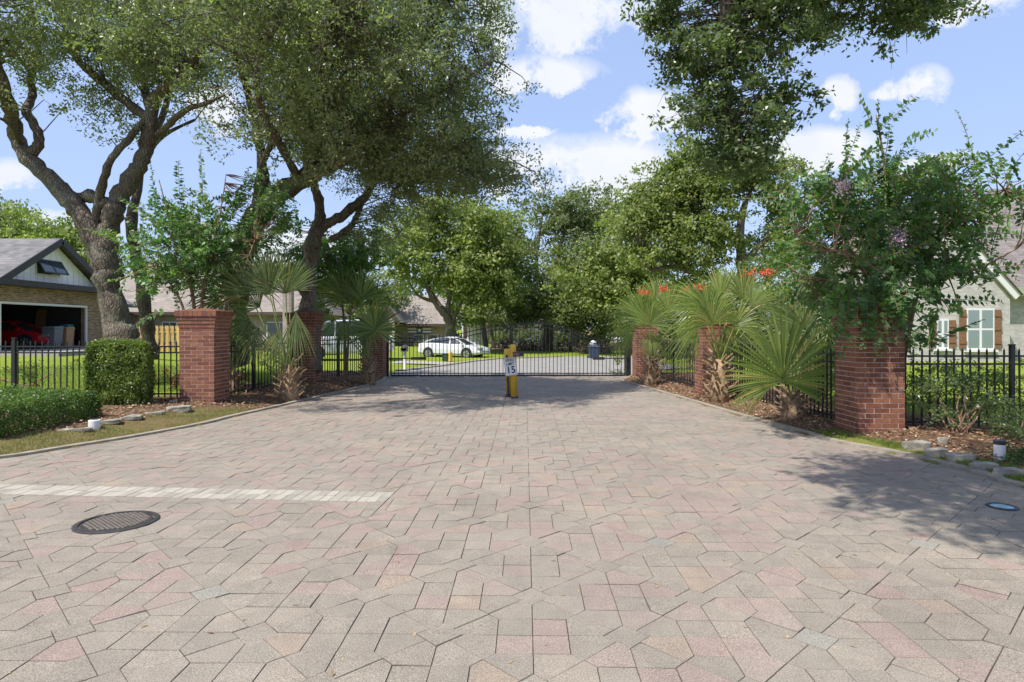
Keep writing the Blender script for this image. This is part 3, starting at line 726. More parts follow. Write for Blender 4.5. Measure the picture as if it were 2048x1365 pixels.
# forked oak, far left
D1 = 17.0
oak('live_oak', 'big forked live oak rising behind the tall clipped hedge', None,
    [[(252, 722, .50), (246, 690, .42), (234, 640, .36), (216, 560, .34), (202, 505, .34), (178, 452, .27), (147, 410, .25), (102, 362, .22), (55, 316, .2), (32, 272, .18), (22, 219, .17, 16.5), (8, 180, .15, 16), (-12, 110, .12, 15.5), (-30, 40, .09, 15), (-40, -60, .05, 14.5)],
     [(210, 520, .28), (214, 470, .25), (228, 425, .24), (241, 393, .24), (268, 350, .22), (286, 320, .21), (297, 273, .2), (301, 239, .18), (308, 200, .16), (342, 170, .13, 16.5), (380, 130, .1, 16), (420, 60, .07, 15.6), (440, -20, .05, 15)],
     [(58, 312, .16), (79, 284, .13), (66, 246, .12), (52, 222, .11), (65, 191, .1, 17.5), (61, 154, .09, 17.5), (79, 115, .08, 18), (70, 60, .06, 18), (60, -20, .04, 18)],
     [(301, 240, .14), (253, 205, .13, 17.5), (205, 164, .12, 18), (164, 130, .1, 18), (137, 82, .08, 18), (125, 20, .06, 18), (110, -60, .04, 18)],
     [(186, 460, .14), (191, 444, .12), (202, 383, .11, 16.8), (219, 325, .1, 16.6), (253, 284, .09, 16.6), (280, 250, .08, 16.8), (300, 225, .06)],
     [(298, 285, .1), (318, 268, .09), (342, 246, .08, 16.5), (376, 219, .07, 16), (410, 208, .05, 15.6), (450, 190, .03, 15.4)],
     [(228, 425, .22), (205, 405, .18), (180, 392, .16), (150, 395, .14, 17.4), (120, 370, .1, 17.6)],
     [(300, 220, .12), (288, 160, .1, 18), (300, 90, .08, 18.5), (270, 20, .06, 18.5), (280, -60, .04, 18.5)],
     [(40, 290, .06), (20, 250, .05, 16), (-5, 235, .03, 15.5)]],
    [lob(60, 30, 16, 130, 90, 2.2, 1.0), lob(-60, 90, 16, 100, 120, 2.2), lob(230, 40, 17.5, 140, 90, 2.4), lob(330, 130, 16.3, 90, 60, 1.8), lob(190, 120, 18, 90, 50, 1.6, .7), lob(95, 130, 16.8, 70, 40, 1.2, .6),
     lob(165, 215, 17, 75, 30, 1.1, .5), lob(230, 260, 17, 60, 30, 1, .45), lob(390, 30, 16, 90, 80, 2), lob(100, -90, 16, 200, 70, 2.6), lob(300, -100, 16.5, 160, 70, 2.6), lob(420, 200, 15.8, 40, 25, 1.0, .25), lob(170, 325, 17, 25, 14, .4, .2), lob(-30, 300, 15.5, 35, 60, .6, .3), lob(15, 210, 16, 30, 60, .8, .3)],
    1250, 56, .36, .096, M['oakleaf'], M['bark'], D1, .45, .028)
# slim second trunk
oak('live_oak', 'slim ivy-flecked oak trunk just right of the big forked oak', None,
    [[(300, 720, .24, 18.6), (296, 660, .19, 18.5), (288, 600, .18, 18.4), (280, 545, .17, 18.3), (268, 495, .16, 18.2), (262, 440, .15, 18.2), (275, 380, .13, 18.3), (290, 300, .11, 18.8), (330, 220, .09, 19), (350, 120, .06, 19.5), (360, 20, .04, 19.5)],
     [(286, 320, .08, 18.6), (330, 270, .06, 19.2), (390, 240, .04, 19.5)]],
    [lob(350, 60, 19.5, 110, 80, 2.0), lob(400, 130, 19, 50, 45, 1.6, .5), lob(300, -60, 19.5, 140, 60, 2.4)],
    330, 60, .36, .085, M['oakleaf'], M['bark'], 18.4, .5, .028)
# leaning oak
oak('live_oak', 'leaning live oak whose wide crown spreads over the driveway', None,
    [[(468, 735, .46), (468, 680, .38), (467, 600, .35), (478, 535, .33), (503, 455, .31), (535, 405, .29), (590, 368, .26), (650, 338, .2, 16.5), (700, 305, .17, 16), (760, 262, .12, 15.8), (850, 200, .08, 15.6), (930, 160, .07, 15), (985, 120, .04, 15)],
     [(533, 405, .2), (527, 350, .15, 17.5), (520, 290, .12, 18), (500, 200, .1, 18), (470, 100, .08, 17.5), (450, 0, .05, 17)],
     [(505, 455, .14), (512, 400, .1), (524, 330, .08, 16.6), (560, 250, .07, 16), (600, 150, .06, 15.5), (640, 50, .05, 15)],
     [(600, 364, .18), (640, 300, .15, 16.5), (680, 200, .12, 16), (700, 100, .1, 15.5), (690, 0, .07, 15), (700, -80, .04, 15)],
     [(700, 305, .1, 16), (730, 318, .07, 16.3), (775, 300, .05, 16.8), (850, 315, .04, 16.5), (900, 300, .03, 16.5), (950, 325, .012, 16.5)],
     [(770, 250, .1, 15.5), (800, 150, .08, 15), (860, 60, .06, 15), (900, -20, .04, 15)],
     [(600, 364, .12), (560, 290, .1, 15.5), (520, 210, .08, 14), (520, 120, .06, 13), (560, 40, .04, 12.3)],
     [(640, 300, .12, 16.5), (660, 230, .1, 15), (640, 130, .08, 13.5), (660, 40, .05, 12.5)]],
    [lob(600, 80, 16, 170, 110, 2.6), lob(560, 230, 15, 130, 90, 2.0), lob(700, 250, 15, 120, 85, 2.2), lob(800, 110, 15.5, 120, 100, 2.4), lob(840, 270, 15.5, 110, 90, 2.0), lob(900, 110, 16, 80, 90, 1.8, .7),
     lob(955, 120, 16, 50, 60, 1.2, .9), lob(945, 235, 16, 50, 40, 1.2, 1.0), lob(960, 335, 16.2, 60, 35, 1.1, 1.3), lob(1005, 350, 16.1, 32, 20, .7, 2.2), lob(930, 20, 16, 50, 40, 1, 1.0), lob(480, 120, 16, 90, 120, 2.2), lob(450, 290, 15.5, 45, 30, 1.0, .5), lob(560, 20, 13, 160, 120, 1.6, .7), lob(700, 30, 13.5, 140, 110, 1.7, .7),
     lob(600, -120, 15, 260, 90, 3.0, .9), lob(820, -70, 15.5, 130, 70, 2.4, .8), lob(620, 150, 12.6, 110, 100, 1.3, .5), lob(870, 360, 16, 60, 40, 1.0, .5), lob(790, 300, 17.5, 90, 60, 1.5, .7), lob(620, 290, 15.2, 90, 45, 1.4, .8), lob(540, 320, 15.5, 70, 20, 1.0, .4), (-7.4, 10.6, 7.9, 1.5, 1.1, .7, .8), (-5.6, 11.2, 7.7, 1.5, 1.1, .7, .9), (-3.9, 11.5, 7.6, 1.4, 1.1, .7, .9), (-4.4, 13.8, 8.2, 1.6, 1.1, .8, .7), (-2.3, 13.4, 7.3, 1.3, 1.0, .8, .7), (-1.0, 15.6, 6.9, 1.1, 1.0, .8, .5)],
    2350, 54, .36, .098, M['oakleaf'], M['bark'], 17.4, .34, .03)
oak('live_oak', 'oak with two curving bare limbs behind the small palm', None,
    [[(622, 745, .34), (618, 660, .28), (616, 580, .26), (622, 510, .24), (630, 468, .21), (640, 432, .16), (636, 392, .14), (624, 364, .12), (612, 320, .1), (620, 240, .08), (640, 140, .05)],
     [(632, 468, .16), (655, 448, .14), (680, 434, .15), (710, 412, .14), (733, 390, .12), (745, 360, .11, 18.5), (770, 310, .09, 18), (820, 250, .07, 17.5), (880, 210, .04, 17)],
     [(660, 480, .1), (700, 455, .09), (716, 425, .08), (732, 392, .07), (770, 350, .06, 18.5), (800, 370, .04, 18)]],
    [lob(720, 330, 18.5, 70, 45, 1.4, .7), lob(660, 260, 19, 110, 70, 2, .8), lob(820, 340, 18, 90, 50, 1.7, .8), lob(750, 440, 18, 40, 45, .8, .3), lob(770, 395, 18, 50, 35, 1.0, .45), lob(860, 390, 17.5, 60, 30, 1.0, .4), lob(800, 220, 19, 120, 80, 2.2, .8), lob(900, 340, 18, 80, 50, 1.4, .6)],
    900, 62, .34, .088, M['oakleaf'], M['bark'], 19.0, .4, .028)
# overhanging oak at right, trunk outside the frame
def overhang():
    t = empty('live_oak', (9.6, 5.2, .1), 'overhanging oak whose leafy branch hangs from the top right of the view', 'tree')
    mb = MB(); sk = []
    sk.append(limb(mb, [(9.6, 5.2, -.1, .5), (9.4, 5.2, 2, .38), (9, 5.2, 4, .34), (7.6, 5.4, 6.2, .28), (5.8, 6, 7.6, .22), (4.2, 7, 7.6, .16), (3.2, 8.2, 7.0, .12), (2.9, 8.6, 6.0, .08), (3.0, 8.7, 5.0, .05), (3.2, 8.7, 4.2, .03)]))
    sk.append(limb(mb, [(7.6, 5.4, 6.2, .22), (5.5, 4.8, 7.8, .18), (3.4, 4.4, 8.2, .14), (1.8, 4.3, 8.0, .1), (.6, 4.3, 7.6, .05)]))
    sk.append(limb(mb, [(5.8, 6, 7.6, .14), (5.6, 7.6, 7.6, .1), (5.4, 9, 7.0, .06), (6.2, 9.6, 6.6, .04)]))
    sk.append(limb(mb, [(9, 5.2, 4, .24), (10.5, 4.5, 6.5, .2), (11.5, 3, 8, .1)]))
    sk.append(limb(mb, [(3.4, 4.4, 8.2, .1), (2.9, 3, 8.0, .06), (1.6, 2, 7.7, .03)]))
    D = 8.7
    lobes = [lob(1440, 20, D, 120, 55, .9, 1.2), lob(1420, 110, D, 95, 60, .8, 1.0), lob(1460, 190, D, 90, 55, .75, .95), lob(1480, 265, D, 82, 50, .6, .85), lob(1570, 60, D, 80, 60, .8), lob(1560, 200, D, 40, 40, .45, .5), lob(1490, 315, D, 35, 25, .35, .9), lob(1340, 30, D, 60, 45, .4, 1.1), lob(1360, 130, D, 40, 35, .35, .7), lob(1590, 195, D, 24, 26, .25, .8),
             lob(1500, -60, D, 180, 60, 1.0), lob(1390, 250, D, 45, 40, .45, .45), lob(1740, 15, 9.0, 60, 42, .5, 1.5), lob(1850, 0, 9.0, 75, 34, .5, 1.3), lob(1670, 0, 9.0, 60, 45, .6, 1.8), lob(1790, 35, 9.0, 50, 25, .4, .9), lob(2040, 45, 8.8, 14, 45, .2, .9), lob(1960, 35, 9.2, 22, 14, .2, .6),
             lob(1620, 110, D, 40, 55, .4, .3)]
    pos, cc, tone = crown_points(lobes, 1150, 32, .15, .5)
    twigs(mb, sk, cc, .6, .016, maxd=3.5)
    # wispy hanging twigs
    for k in range(26):
        a = cc[rng.integers(len(cc))]; pts = [a, a+np.array([rng.normal()*.08, 0, -.25]), a+np.array([rng.normal()*.15, 0, -.5])]; mb.tube([tuple(p) for p in pts], [.005, .004, .002], 3, False)
    c2 = [(1.1, 3.3, 7.5, 1.4, 1.2, .5, 1.6), (1.15, 4.4, 7.4, 1.1, .8, .4, 1.4), (1.2, 2.2, 7.5, 1.0, .8, .4, 1.3), (2.6, 3.9, 7.9, 1.5, 1.3, .5, 1.3), (2.0, 4.6, 7.5, 1.2, .8, .5, .9), (5, 4.8, 8.4, 1.8, 1.6, 1, .6), (3.2, 3, 8.1, 1.5, 1.2, .7, .9), (7.5, 4.8, 8.0, 2, 2, 1.2, .8), (10, 3.8, 8, 2.5, 2.5, 1.6, .8), (4.9, 7.2, 8.6, 1.1, 1.0, .6, .5)]
    pos2, cc2, tone2 = crown_points(c2, 2500, 36, .24, .2, .7, 4); twigs(mb, sk, cc2, .4, .018)
    wparent(mb.build('trunk', M['bark'], None, True), t)
    nn_ = np.vstack([NRM[id(pos)][1], NRM[id(pos2)][1]])
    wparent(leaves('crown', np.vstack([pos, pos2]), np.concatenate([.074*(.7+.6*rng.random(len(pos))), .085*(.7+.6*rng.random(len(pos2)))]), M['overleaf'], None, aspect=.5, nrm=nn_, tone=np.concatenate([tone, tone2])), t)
overhang()
# background trees
def bgtree(label, limbs, lobes, D, ncl, per=34, cr=.75, ls=.26, leafm='bgleaf', barkm='bark2', tw=.25, group='trees beyond the gate', shell=.6):
    return oak('shade_tree', label, None, limbs, lobes, ncl, per, cr, ls, M[leafm], M[barkm], D, tw, .05, group, .62, shell, 7)
bgtree('bright green oak forking low beside the tan roofed house',
    [[(912, 706, .42), (905, 668, .36), (892, 632, .3), (868, 600, .26), (852, 560, .2), (858, 500, .15), (870, 440, .08)],
     [(896, 645, .24), (898, 600, .18), (905, 540, .14), (930, 470, .1), (950, 430, .05)], [(870, 605, .16), (835, 590, .1), (815, 560, .06)], [(900, 655, .16), (925, 600, .12), (950, 560, .08), (985, 520, .05)]],
    [lob(850, 450, 47, 70, 60, 3), lob(930, 440, 47, 80, 55, 3.5), lob(985, 470, 48, 60, 60, 3), lob(900, 520, 45.5, 100, 55, 3), lob(830, 520, 46, 45, 60, 2.4, .8), lob(990, 560, 46.5, 50, 50, 2.4, .8), lob(810, 460, 47, 35, 60, 2, .6), lob(960, 600, 46, 50, 35, 1.8, .5), lob(860, 585, 46, 30, 18, 1, .3), lob(1005, 430, 48, 30, 35, 1.6, .5)], 47, 900)
bgtree('slender pale trunked oak between the white car and the bollards',
    [[(972, 703, .26), (966, 650, .22), (955, 590, .2), (948, 540, .17), (940, 490, .12), (925, 450, .06)], [(950, 560, .14), (985, 530, .1), (1010, 490, .06)]],
    [lob(960, 500, 51, 60, 60, 2.6), lob(1010, 540, 51, 50, 60, 2.4), lob(930, 580, 52, 60, 40, 2.4, .7)], 51, 330)
bgtree('dark oak with a reddish trunk in the middle of the row',
    [[(1098, 706, .6), (1097, 660, .45), (1100, 610, .38), (1105, 560, .3), (1120, 500, .22), (1130, 440, .12)], [(1100, 610, .25), (1075, 560, .2), (1075, 500, .14), (1085, 430, .08)], [(1104, 570, .2), (1160, 530, .15), (1200, 480, .1)]],
    [lob(1110, 440, 56, 60, 50, 3.2), lob(1160, 420, 57, 60, 45, 3), lob(1090, 520, 55, 60, 65, 3.2), lob(1170, 500, 56, 75, 60, 3.5), lob(1100, 590, 54, 80, 45, 3), lob(1215, 440, 58, 40, 50, 2.6, .8), lob(1200, 580, 56, 60, 60, 3)], 56, 900, leafm='bgdark', barkm='bark')
bgtree('low spreading bright tree overhanging the street behind the right gate leaf',
    [[(1258, 712, .32), (1255, 660, .26), (1245, 610, .22), (1220, 560, .16), (1190, 520, .1)], [(1248, 620, .18), (1280, 570, .14), (1300, 520, .08)], [(1250, 640, .14), (1200, 610, .1), (1160, 600, .06)]],
    [lob(1195, 530, 44, 75, 50, 2.6), lob(1270, 520, 44, 70, 60, 2.8), lob(1240, 590, 43, 70, 38, 2.2), lob(1170, 600, 44, 45, 35, 1.8, .7), lob(1310, 590, 43, 60, 45, 2), lob(1260, 440, 46, 55, 45, 2.4, .8)], 44, 620)
bgtree('tall oak with pale forked limbs standing behind the right fence',
    [[(1500, 720, .5), (1497, 650, .42), (1492, 580, .36), (1484, 530, .3), (1480, 480, .24), (1484, 430, .2), (1500, 385, .10), (1530, 350, .05)],
     [(1484, 500, .22), (1455, 470, .18), (1425, 455, .12), (1390, 420, .08)], [(1482, 560, .2), (1440, 562, .2), (1400, 550, .17), (1350, 535, .14), (1300, 540, .08)], [(1490, 520, .18), (1530, 480, .13), (1560, 430, .08)]],
    [lob(1400, 340, 35, 75, 50, 2.2), lob(1475, 330, 35, 60, 45, 2), lob(1540, 360, 35, 45, 50, 1.6, .8), lob(1330, 400, 35, 70, 50, 2.2), lob(1290, 350, 35, 34, 24, 1.2, .4), lob(1400, 430, 35, 80, 55, 2.4), lob(1330, 490, 34.5, 70, 60, 2.2), lob(1410, 500, 34.5, 65, 40, 2, .8), lob(1540, 420, 36, 45, 40, 1.6, .6), lob(1290, 440, 35, 50, 40, 2), lob(1560, 500, 36, 45, 50, 1.6, .7), lob(1380, 600, 36, 90, 30, 1.6, .6)], 35, 1350, per=36, cr=.5, ls=.19)
bgtree('dark evergreen clump behind the white van', [[(700, 700, .3), (705, 640, .25), (715, 590, .15)], [(705, 640, .15), (760, 600, .1)]],
    [lob(720, 600, 62, 60, 45, 2.5), lob(770, 590, 62, 30, 30, 2), lob(640, 600, 60, 60, 50, 3)], 62, 260, leafm='bgdark')
bgtree('rounded tree showing above the garage roof at far left', [[(30, 640, .4), (35, 560, .3), (30, 470, .2)]],
    [lob(30, 470, 55, 60, 50, 3), lob(-40, 450, 55, 60, 60, 3), lob(85, 490, 55, 40, 30, 2, .6)], 55, 420)
bgtree('loose yellow green tree behind the garage gable and the forked oak', [[(150, 650, .35), (152, 560, .3), (145, 500, .2)]],
    [lob(140, 490, 48, 45, 35, 2.2), lob(175, 530, 48, 35, 50, 2), lob(110, 475, 48, 28, 18, 1.4, .4)], 48, 300, leafm='bgleaf')
bgtree('young dark trunked tree leaning beside the porch house', [[(988, 704, .2), (982, 660, .17), (975, 610, .14), (985, 560, .08)]],
    [lob(985, 610, 60, 70, 40, 2.5), lob(1040, 620, 60, 50, 30, 2.5)], 60, 200, leafm='bgdark')
bgtree('twin stemmed oak at the street corner in dark shade', [[(1150, 706, .3), (1148, 660, .25), (1140, 600, .2), (1145, 560, .1)], [(1146, 690, .2), (1165, 640, .16), (1185, 590, .1)]],
    [lob(1150, 600, 50, 60, 45, 2.5), lob(1060, 620, 52, 60, 30, 2.4), lob(1190, 630, 50, 40, 25, 2)], 50, 330, leafm='bgdark')
# far wood closing the horizon
pos, cc, tone = crown_points([(x, 95+8*rng.random(), 3.5+rng.random()*2, 7, 4, 4.5+3*rng.random(), 1) for x in np.arange(-70, 90, 7)], 1500, 22, 1.5)
tag(leaves('far_wood', pos, .7*(.7+.6*rng.random(len(pos))), M['bgdark'], None, aspect=.7, tone=tone), kind='stuff')

# ------------------------------------------------------------------ crape myrtles
def shoot(start, d, L, ls, droop=.25, n=None):
    n = n or int(L/.042); p = np.array(start, float); d = unit(np.array(d, float)); pts = [p.copy()]; out = []
    side = unit(np.cross(d, [0, -1.0, .15])+rng.normal(size=3)*.4)
    for i in range(n):
        p = p+d*L/n; d = unit(d+np.array([0, 0, -droop/n])+rng.normal(size=3)*.02); pts.append(p.copy())
        sgn = 1 if i % 2 else -1; ld = unit(side*sgn+d*.35+rng.normal(size=3)*.18+np.array([0, 0, -.22]))
        sz = ls*(.75+.5*rng.random())*(1-.55*(i/n)**3); out.append((p.copy(), ld, sz))
        if rng.random() < .5: out.append((p.copy(), unit(-side*sgn+d*.3+rng.normal(size=3)*.25), sz*.9))
    return pts, out
def myrtle(label, stems, lobes, nsh, L, ls, blooms=(), manual=(), infill=0, tonemid=.4):
    t = empty('crape_myrtle', (0, 0, 0), label, 'tree', 'crape myrtles by the pillars'); mb = MB(); sk = []
    for s in stems: sk.append(limb(mb, s, 5, 7, .02))
    b = sk[0][0]; t.location = tuple(b[:3]); ctr = np.mean([np.array(l[:3]) for l in lobes], axis=0); bs = np.array(b[:3])
    LP, LD, LS, TT = [], [], [], []
    _, cc, _ = crown_points(lobes, nsh, 1, .26, .5, .9, 6); skp = np.vstack([s[:, :3] for s in sk]); jobs = []
    for c in cc:
        j = np.argmin(np.linalg.norm(skp-c, axis=1)); a = skp[j]; d = unit((c-a)+rng.normal(size=3)*.25+np.array([0, 0, .35])); jobs.append((c-d*L*.25, d, L*(.5+.9*rng.random()**1.5), .8*rng.random()))
        mid = (a+(c-d*L*.25))/2+rng.normal(size=3)*.06; mb.tube([tuple(a), tuple(mid), tuple(c-d*L*.25)], [.014, .01, .006], 4, False)
    for (p0, p1, dr) in manual: 
        d = np.array(p1)-np.array(p0); jobs.append((np.array(p0), d, np.linalg.norm(d)*1.05, dr))
    for k_, (p0, d, l_, dr) in enumerate(jobs):
        pts, out = shoot(p0, d, l_, ls*(1.25 if k_ >= len(cc) else 1), dr); mb.tube([tuple(q) for q in pts[::4]+[pts[-1]]], [.006]*(len(pts[::4]))+[.002], 3, False); tn = np.clip(tonemid+.22*rng.normal(), 0, .8)
        for q, ld, sz in out: LP.append(q); LD.append(ld); LS.append(sz); TT.append(np.clip(tn+.1*rng.normal(), 0, .84) if rng.random() > .03 else .95)
    if infill:
        pos, _, tone = crown_points(lobes, infill, 16, .16, .2); LP += list(pos); LD += list(unit(rng.normal(size=(len(pos), 3)))); LS += list(ls*(.6+.5*rng.random(len(pos)))); TT += list(tone)
    wparent(mb.build('trunk', M['mbark'], None, True), t)
    wparent(leaves('crown', np.array(LP), np.array(LS), M['myrtleleaf'], None, dirs=np.array(LD), aspect=.56, tone=np.array(TT), nrm=rng.normal(size=(len(LP), 3))*.8+np.array([-.2, -.7, .6])), t)
    for c in blooms:
        n = 160; pos = np.array(c)+rng.normal(size=(n, 3))*np.array([.07, .07, .085]); wparent(leaves('blossom', pos, .032, M['pink'], None, aspect=.9), t)
def v3(p): return (p.x, p.y, p.z)
def st(ptsr): return [(*v3(P(px, py, D)), r) for px, py, D, r in ptsr]
D = 11.6
myrtle('large crape myrtle with two pink blossoms over the dappled brick pillar',
    [st([(1786, 868, D, .09), (1786, 760, D, .075), (1784, 650, D, .07), (1786, 560, D, .06), (1790, 470, D, .045), (1775, 380, 11.4, .03), (1765, 300, 11.3, .02), (1752, 230, 11.3, .012)]),
     st([(1788, 860, D, .06), (1775, 700, 11.8, .05), (1740, 570, 11.8, .04), (1690, 480, 11.8, .03), (1650, 400, 11.8, .018), (1620, 350, 11.8, .01)]),
     st([(1788, 860, D, .06), (1810, 700, 11.4, .05), (1840, 570, 11.3, .04), (1880, 480, 11.2, .03), (1940, 430, 11, .02), (2010, 380, 10.8, .012)]),
     st([(1784, 650, D, .05), (1720, 520, 11, .035), (1640, 500, 10.8, .02), (1590, 470, 10.8, .01)]),
     st([(1786, 600, D, .04), (1860, 560, 10.9, .03), (1950, 540, 10.6, .02), (2030, 500, 10.4, .01)]),
     st([(1700, 600, 11.2, .03), (1650, 560, 11, .02), (1610, 560, 10.9, .012)])],
    [lob(1760, 470, 11.5, 110, 95, 1.0, 1.3), lob(1660, 430, 11.5, 70, 70, .8, .9), lob(1850, 430, 11.3, 110, 80, .9, 1.1), lob(1960, 410, 11, 90, 70, .8, .9), lob(1700, 560, 11.2, 95, 60, .8, 1), lob(1850, 570, 10.9, 80, 70, .7, .8), lob(1630, 540, 11.6, 50, 60, .7, .4), lob(1760, 380, 11.5, 60, 50, .6, .6), lob(1970, 500, 10.8, 80, 40, .6, .6), lob(1860, 660, 11.1, 40, 40, .5, .35), lob(1745, 615, 10.0, 50, 30, .3, .9), lob(1770, 670, 9.95, 22, 35, .15, .6)],
    520, .85, .112, blooms=[v3(P(1686, 373, 10.5)), v3(P(1798, 475, 10.0))],
    manual=[(v3(P(1695, 400, 11.3)), v3(P(1690, 245, 11.2)), .1), (v3(P(1765, 400, 11.3)), v3(P(1760, 210, 11.2)), .0), (v3(P(1745, 250, 11.2)), v3(P(1720, 200, 11.1)), .1), (v3(P(1760, 260, 11.2)), v3(P(1830, 190, 11.1)), .2), (v3(P(1775, 380, 11.3)), v3(P(1805, 290, 11.2)), 0), (v3(P(1800, 290, 11.2)), v3(P(1862, 258, 11.1)), .3), (v3(P(1880, 400, 11)), v3(P(1965, 320, 10.9)), .2), (v3(P(1960, 330, 10.9)), v3(P(2045, 262, 10.8)), 0), (v3(P(1840, 330, 11.2)), v3(P(1970, 300, 11)), .0), (v3(P(1940, 430, 10.8)), v3(P(2075, 360, 10.6)), .2), (v3(P(1900, 470, 10.6)), v3(P(2070, 440, 10.4)), .3), (v3(P(1860, 560, 10.6)), v3(P(2040, 490, 10.3)), .3), (v3(P(1850, 600, 10.7)), v3(P(2000, 590, 10.5)), .3), (v3(P(1700, 480, 11.3)), v3(P(1590, 330, 11.2)), .2), (v3(P(1790, 560, 10.6)), v3(P(1690, 600, 10.3)), .6), (v3(P(1780, 600, 10.3)), v3(P(1765, 700, 10.1)), .5), (v3(P(1690, 590, 10.9)), v3(P(1640, 640, 10.8)), .6)]+[(v3(P(1670+12*k, 575+8*(k % 3), 10.15)), v3(P(1655+14.5*k+20*((k*7) % 3-1), 640+22*((k*5) % 4), 9.85)), .6) for k in range(13)]+[(v3(P(1700+16*k, 590, 10.3)), v3(P(1680+22*k, 560-15*(k % 2), 9.9)), .5) for k in range(6)], infill=200)
D = 15.3
myrtle('bushy crape myrtle rising behind the sunlit brick pillar',
    [st([(392, 790, D, .06), (392, 700, D, .05), (388, 610, D, .045), (370, 520, D, .03), (340, 440, D, .02), (318, 360, D, .01)]), st([(394, 790, D, .05), (402, 690, D, .04), (404, 600, D, .035), (420, 510, D, .025), (440, 430, D, .015), (452, 350, D, .01)]), st([(392, 790, D, .05), (380, 680, D, .035), (360, 600, D, .03), (320, 540, D, .02), (290, 500, D, .01)]), st([(396, 780, D, .04), (440, 640, D, .03), (480, 560, D, .02), (510, 480, D, .01)])],
    [lob(400, 490, D, 90, 70, 1.0, 1.2), lob(330, 470, D, 60, 70, .8, .9), lob(470, 450, 15.6, 65, 60, .8, .9), lob(390, 560, D, 85, 45, .9, .8), lob(300, 560, D, 40, 50, .7, .4), lob(520, 420, 16, 55, 50, .8, .7), lob(385, 400, D, 45, 45, .5, .5)],
    330, .8, .118, manual=[(v3(P(312, 450, D)), v3(P(308, 335, D)), 0), (v3(P(365, 450, D)), v3(P(360, 330, D)), 0), (v3(P(400, 450, D)), v3(P(415, 310, D)), .1), (v3(P(290, 540, D)), v3(P(215, 440, D)), .4), (v3(P(470, 430, D)), v3(P(500, 340, D)), .1), (v3(P(280, 500, D)), v3(P(165, 450, D)), .3), (v3(P(330, 620, 15)), v3(P(270, 640, 15)), .3)], infill=160)
D = 20.8
myrtle('dark crape myrtle behind the small palm by the gate pillar',
    [st([(690, 770, D, .06), (690, 700, D, .05), (686, 620, D, .04), (670, 540, D, .03), (650, 470, D, .015)]), st([(692, 770, D, .05), (700, 640, D, .04), (716, 560, D, .025), (735, 480, D, .012)])],
    [lob(670, 520, D, 75, 55, 1.1, 1.2), lob(720, 500, D, 50, 50, 1, .9), lob(620, 530, D, 50, 50, 1, .8), lob(690, 575, D, 75, 30, 1, .8), lob(600, 480, D, 50, 35, .9, .5)],
    260, .9, .13, manual=[(v3(P(560, 500, D)), v3(P(480, 510, D)), .1), (v3(P(740, 480, D)), v3(P(770, 410, D)), .1), (v3(P(600, 480, D)), v3(P(585, 405, D)), 0)], infill=300)

# ------------------------------------------------------------------ palms
def fan(mb, hub, spine, nrm, Rr, nl=34, spread=150, curl=.3, wd=.03, tones=None):
    hub = Vector(hub); spine = Vector(spine).normalized(); nrm = Vector(nrm); nrm = (nrm-spine*nrm.dot(spine)).normalized(); side = spine.cross(nrm)
    for i in range(nl):
        t = (i+.5)/nl*2-1; a = R(spread)*t+rng.normal()*.02; L = Rr*(1-(.18 if nl < 40 else .42)*abs(t)**1.6)*(.82+.24*rng.random())
        d = spine*math.cos(a)+side*math.sin(a); base = hub+spine*.06*(1-abs(t))
        lateral = nrm.cross(d).normalized(); n0 = len(mb.v); vs = []
        K = 6; dr = curl*(.5+1.3*rng.random())
        for k in range(K+1):
            s = k/K; hs = R(spread)/nl; wv = max(.004, L*s*hs*1.02) if s <= .5 else L*.5*hs*max(.03, 1-(s-.5)/.5)**.85
            c = base+d*L*s-nrm*(-.10*L*math.sin(s*2.2)*.5)+Vector((0, 0, -1))*L*dr*max(0, s-.35)**2*1.6
            f = nrm*wv*.55
            vs += [c-lateral*wv+f*.5, c-f*.5, c+lateral*wv+f*.5]
        mb.v += [tuple(x) for x in vs]; tn = min(.84, random.random()**1.3) if random.random() > .07 else .95
        tones += [tn]*len(vs)
        for k in range(K):
            for j in (0, 1): a0 = n0+k*3+j; mb.f.append((a0, a0+1, a0+4, a0+3))
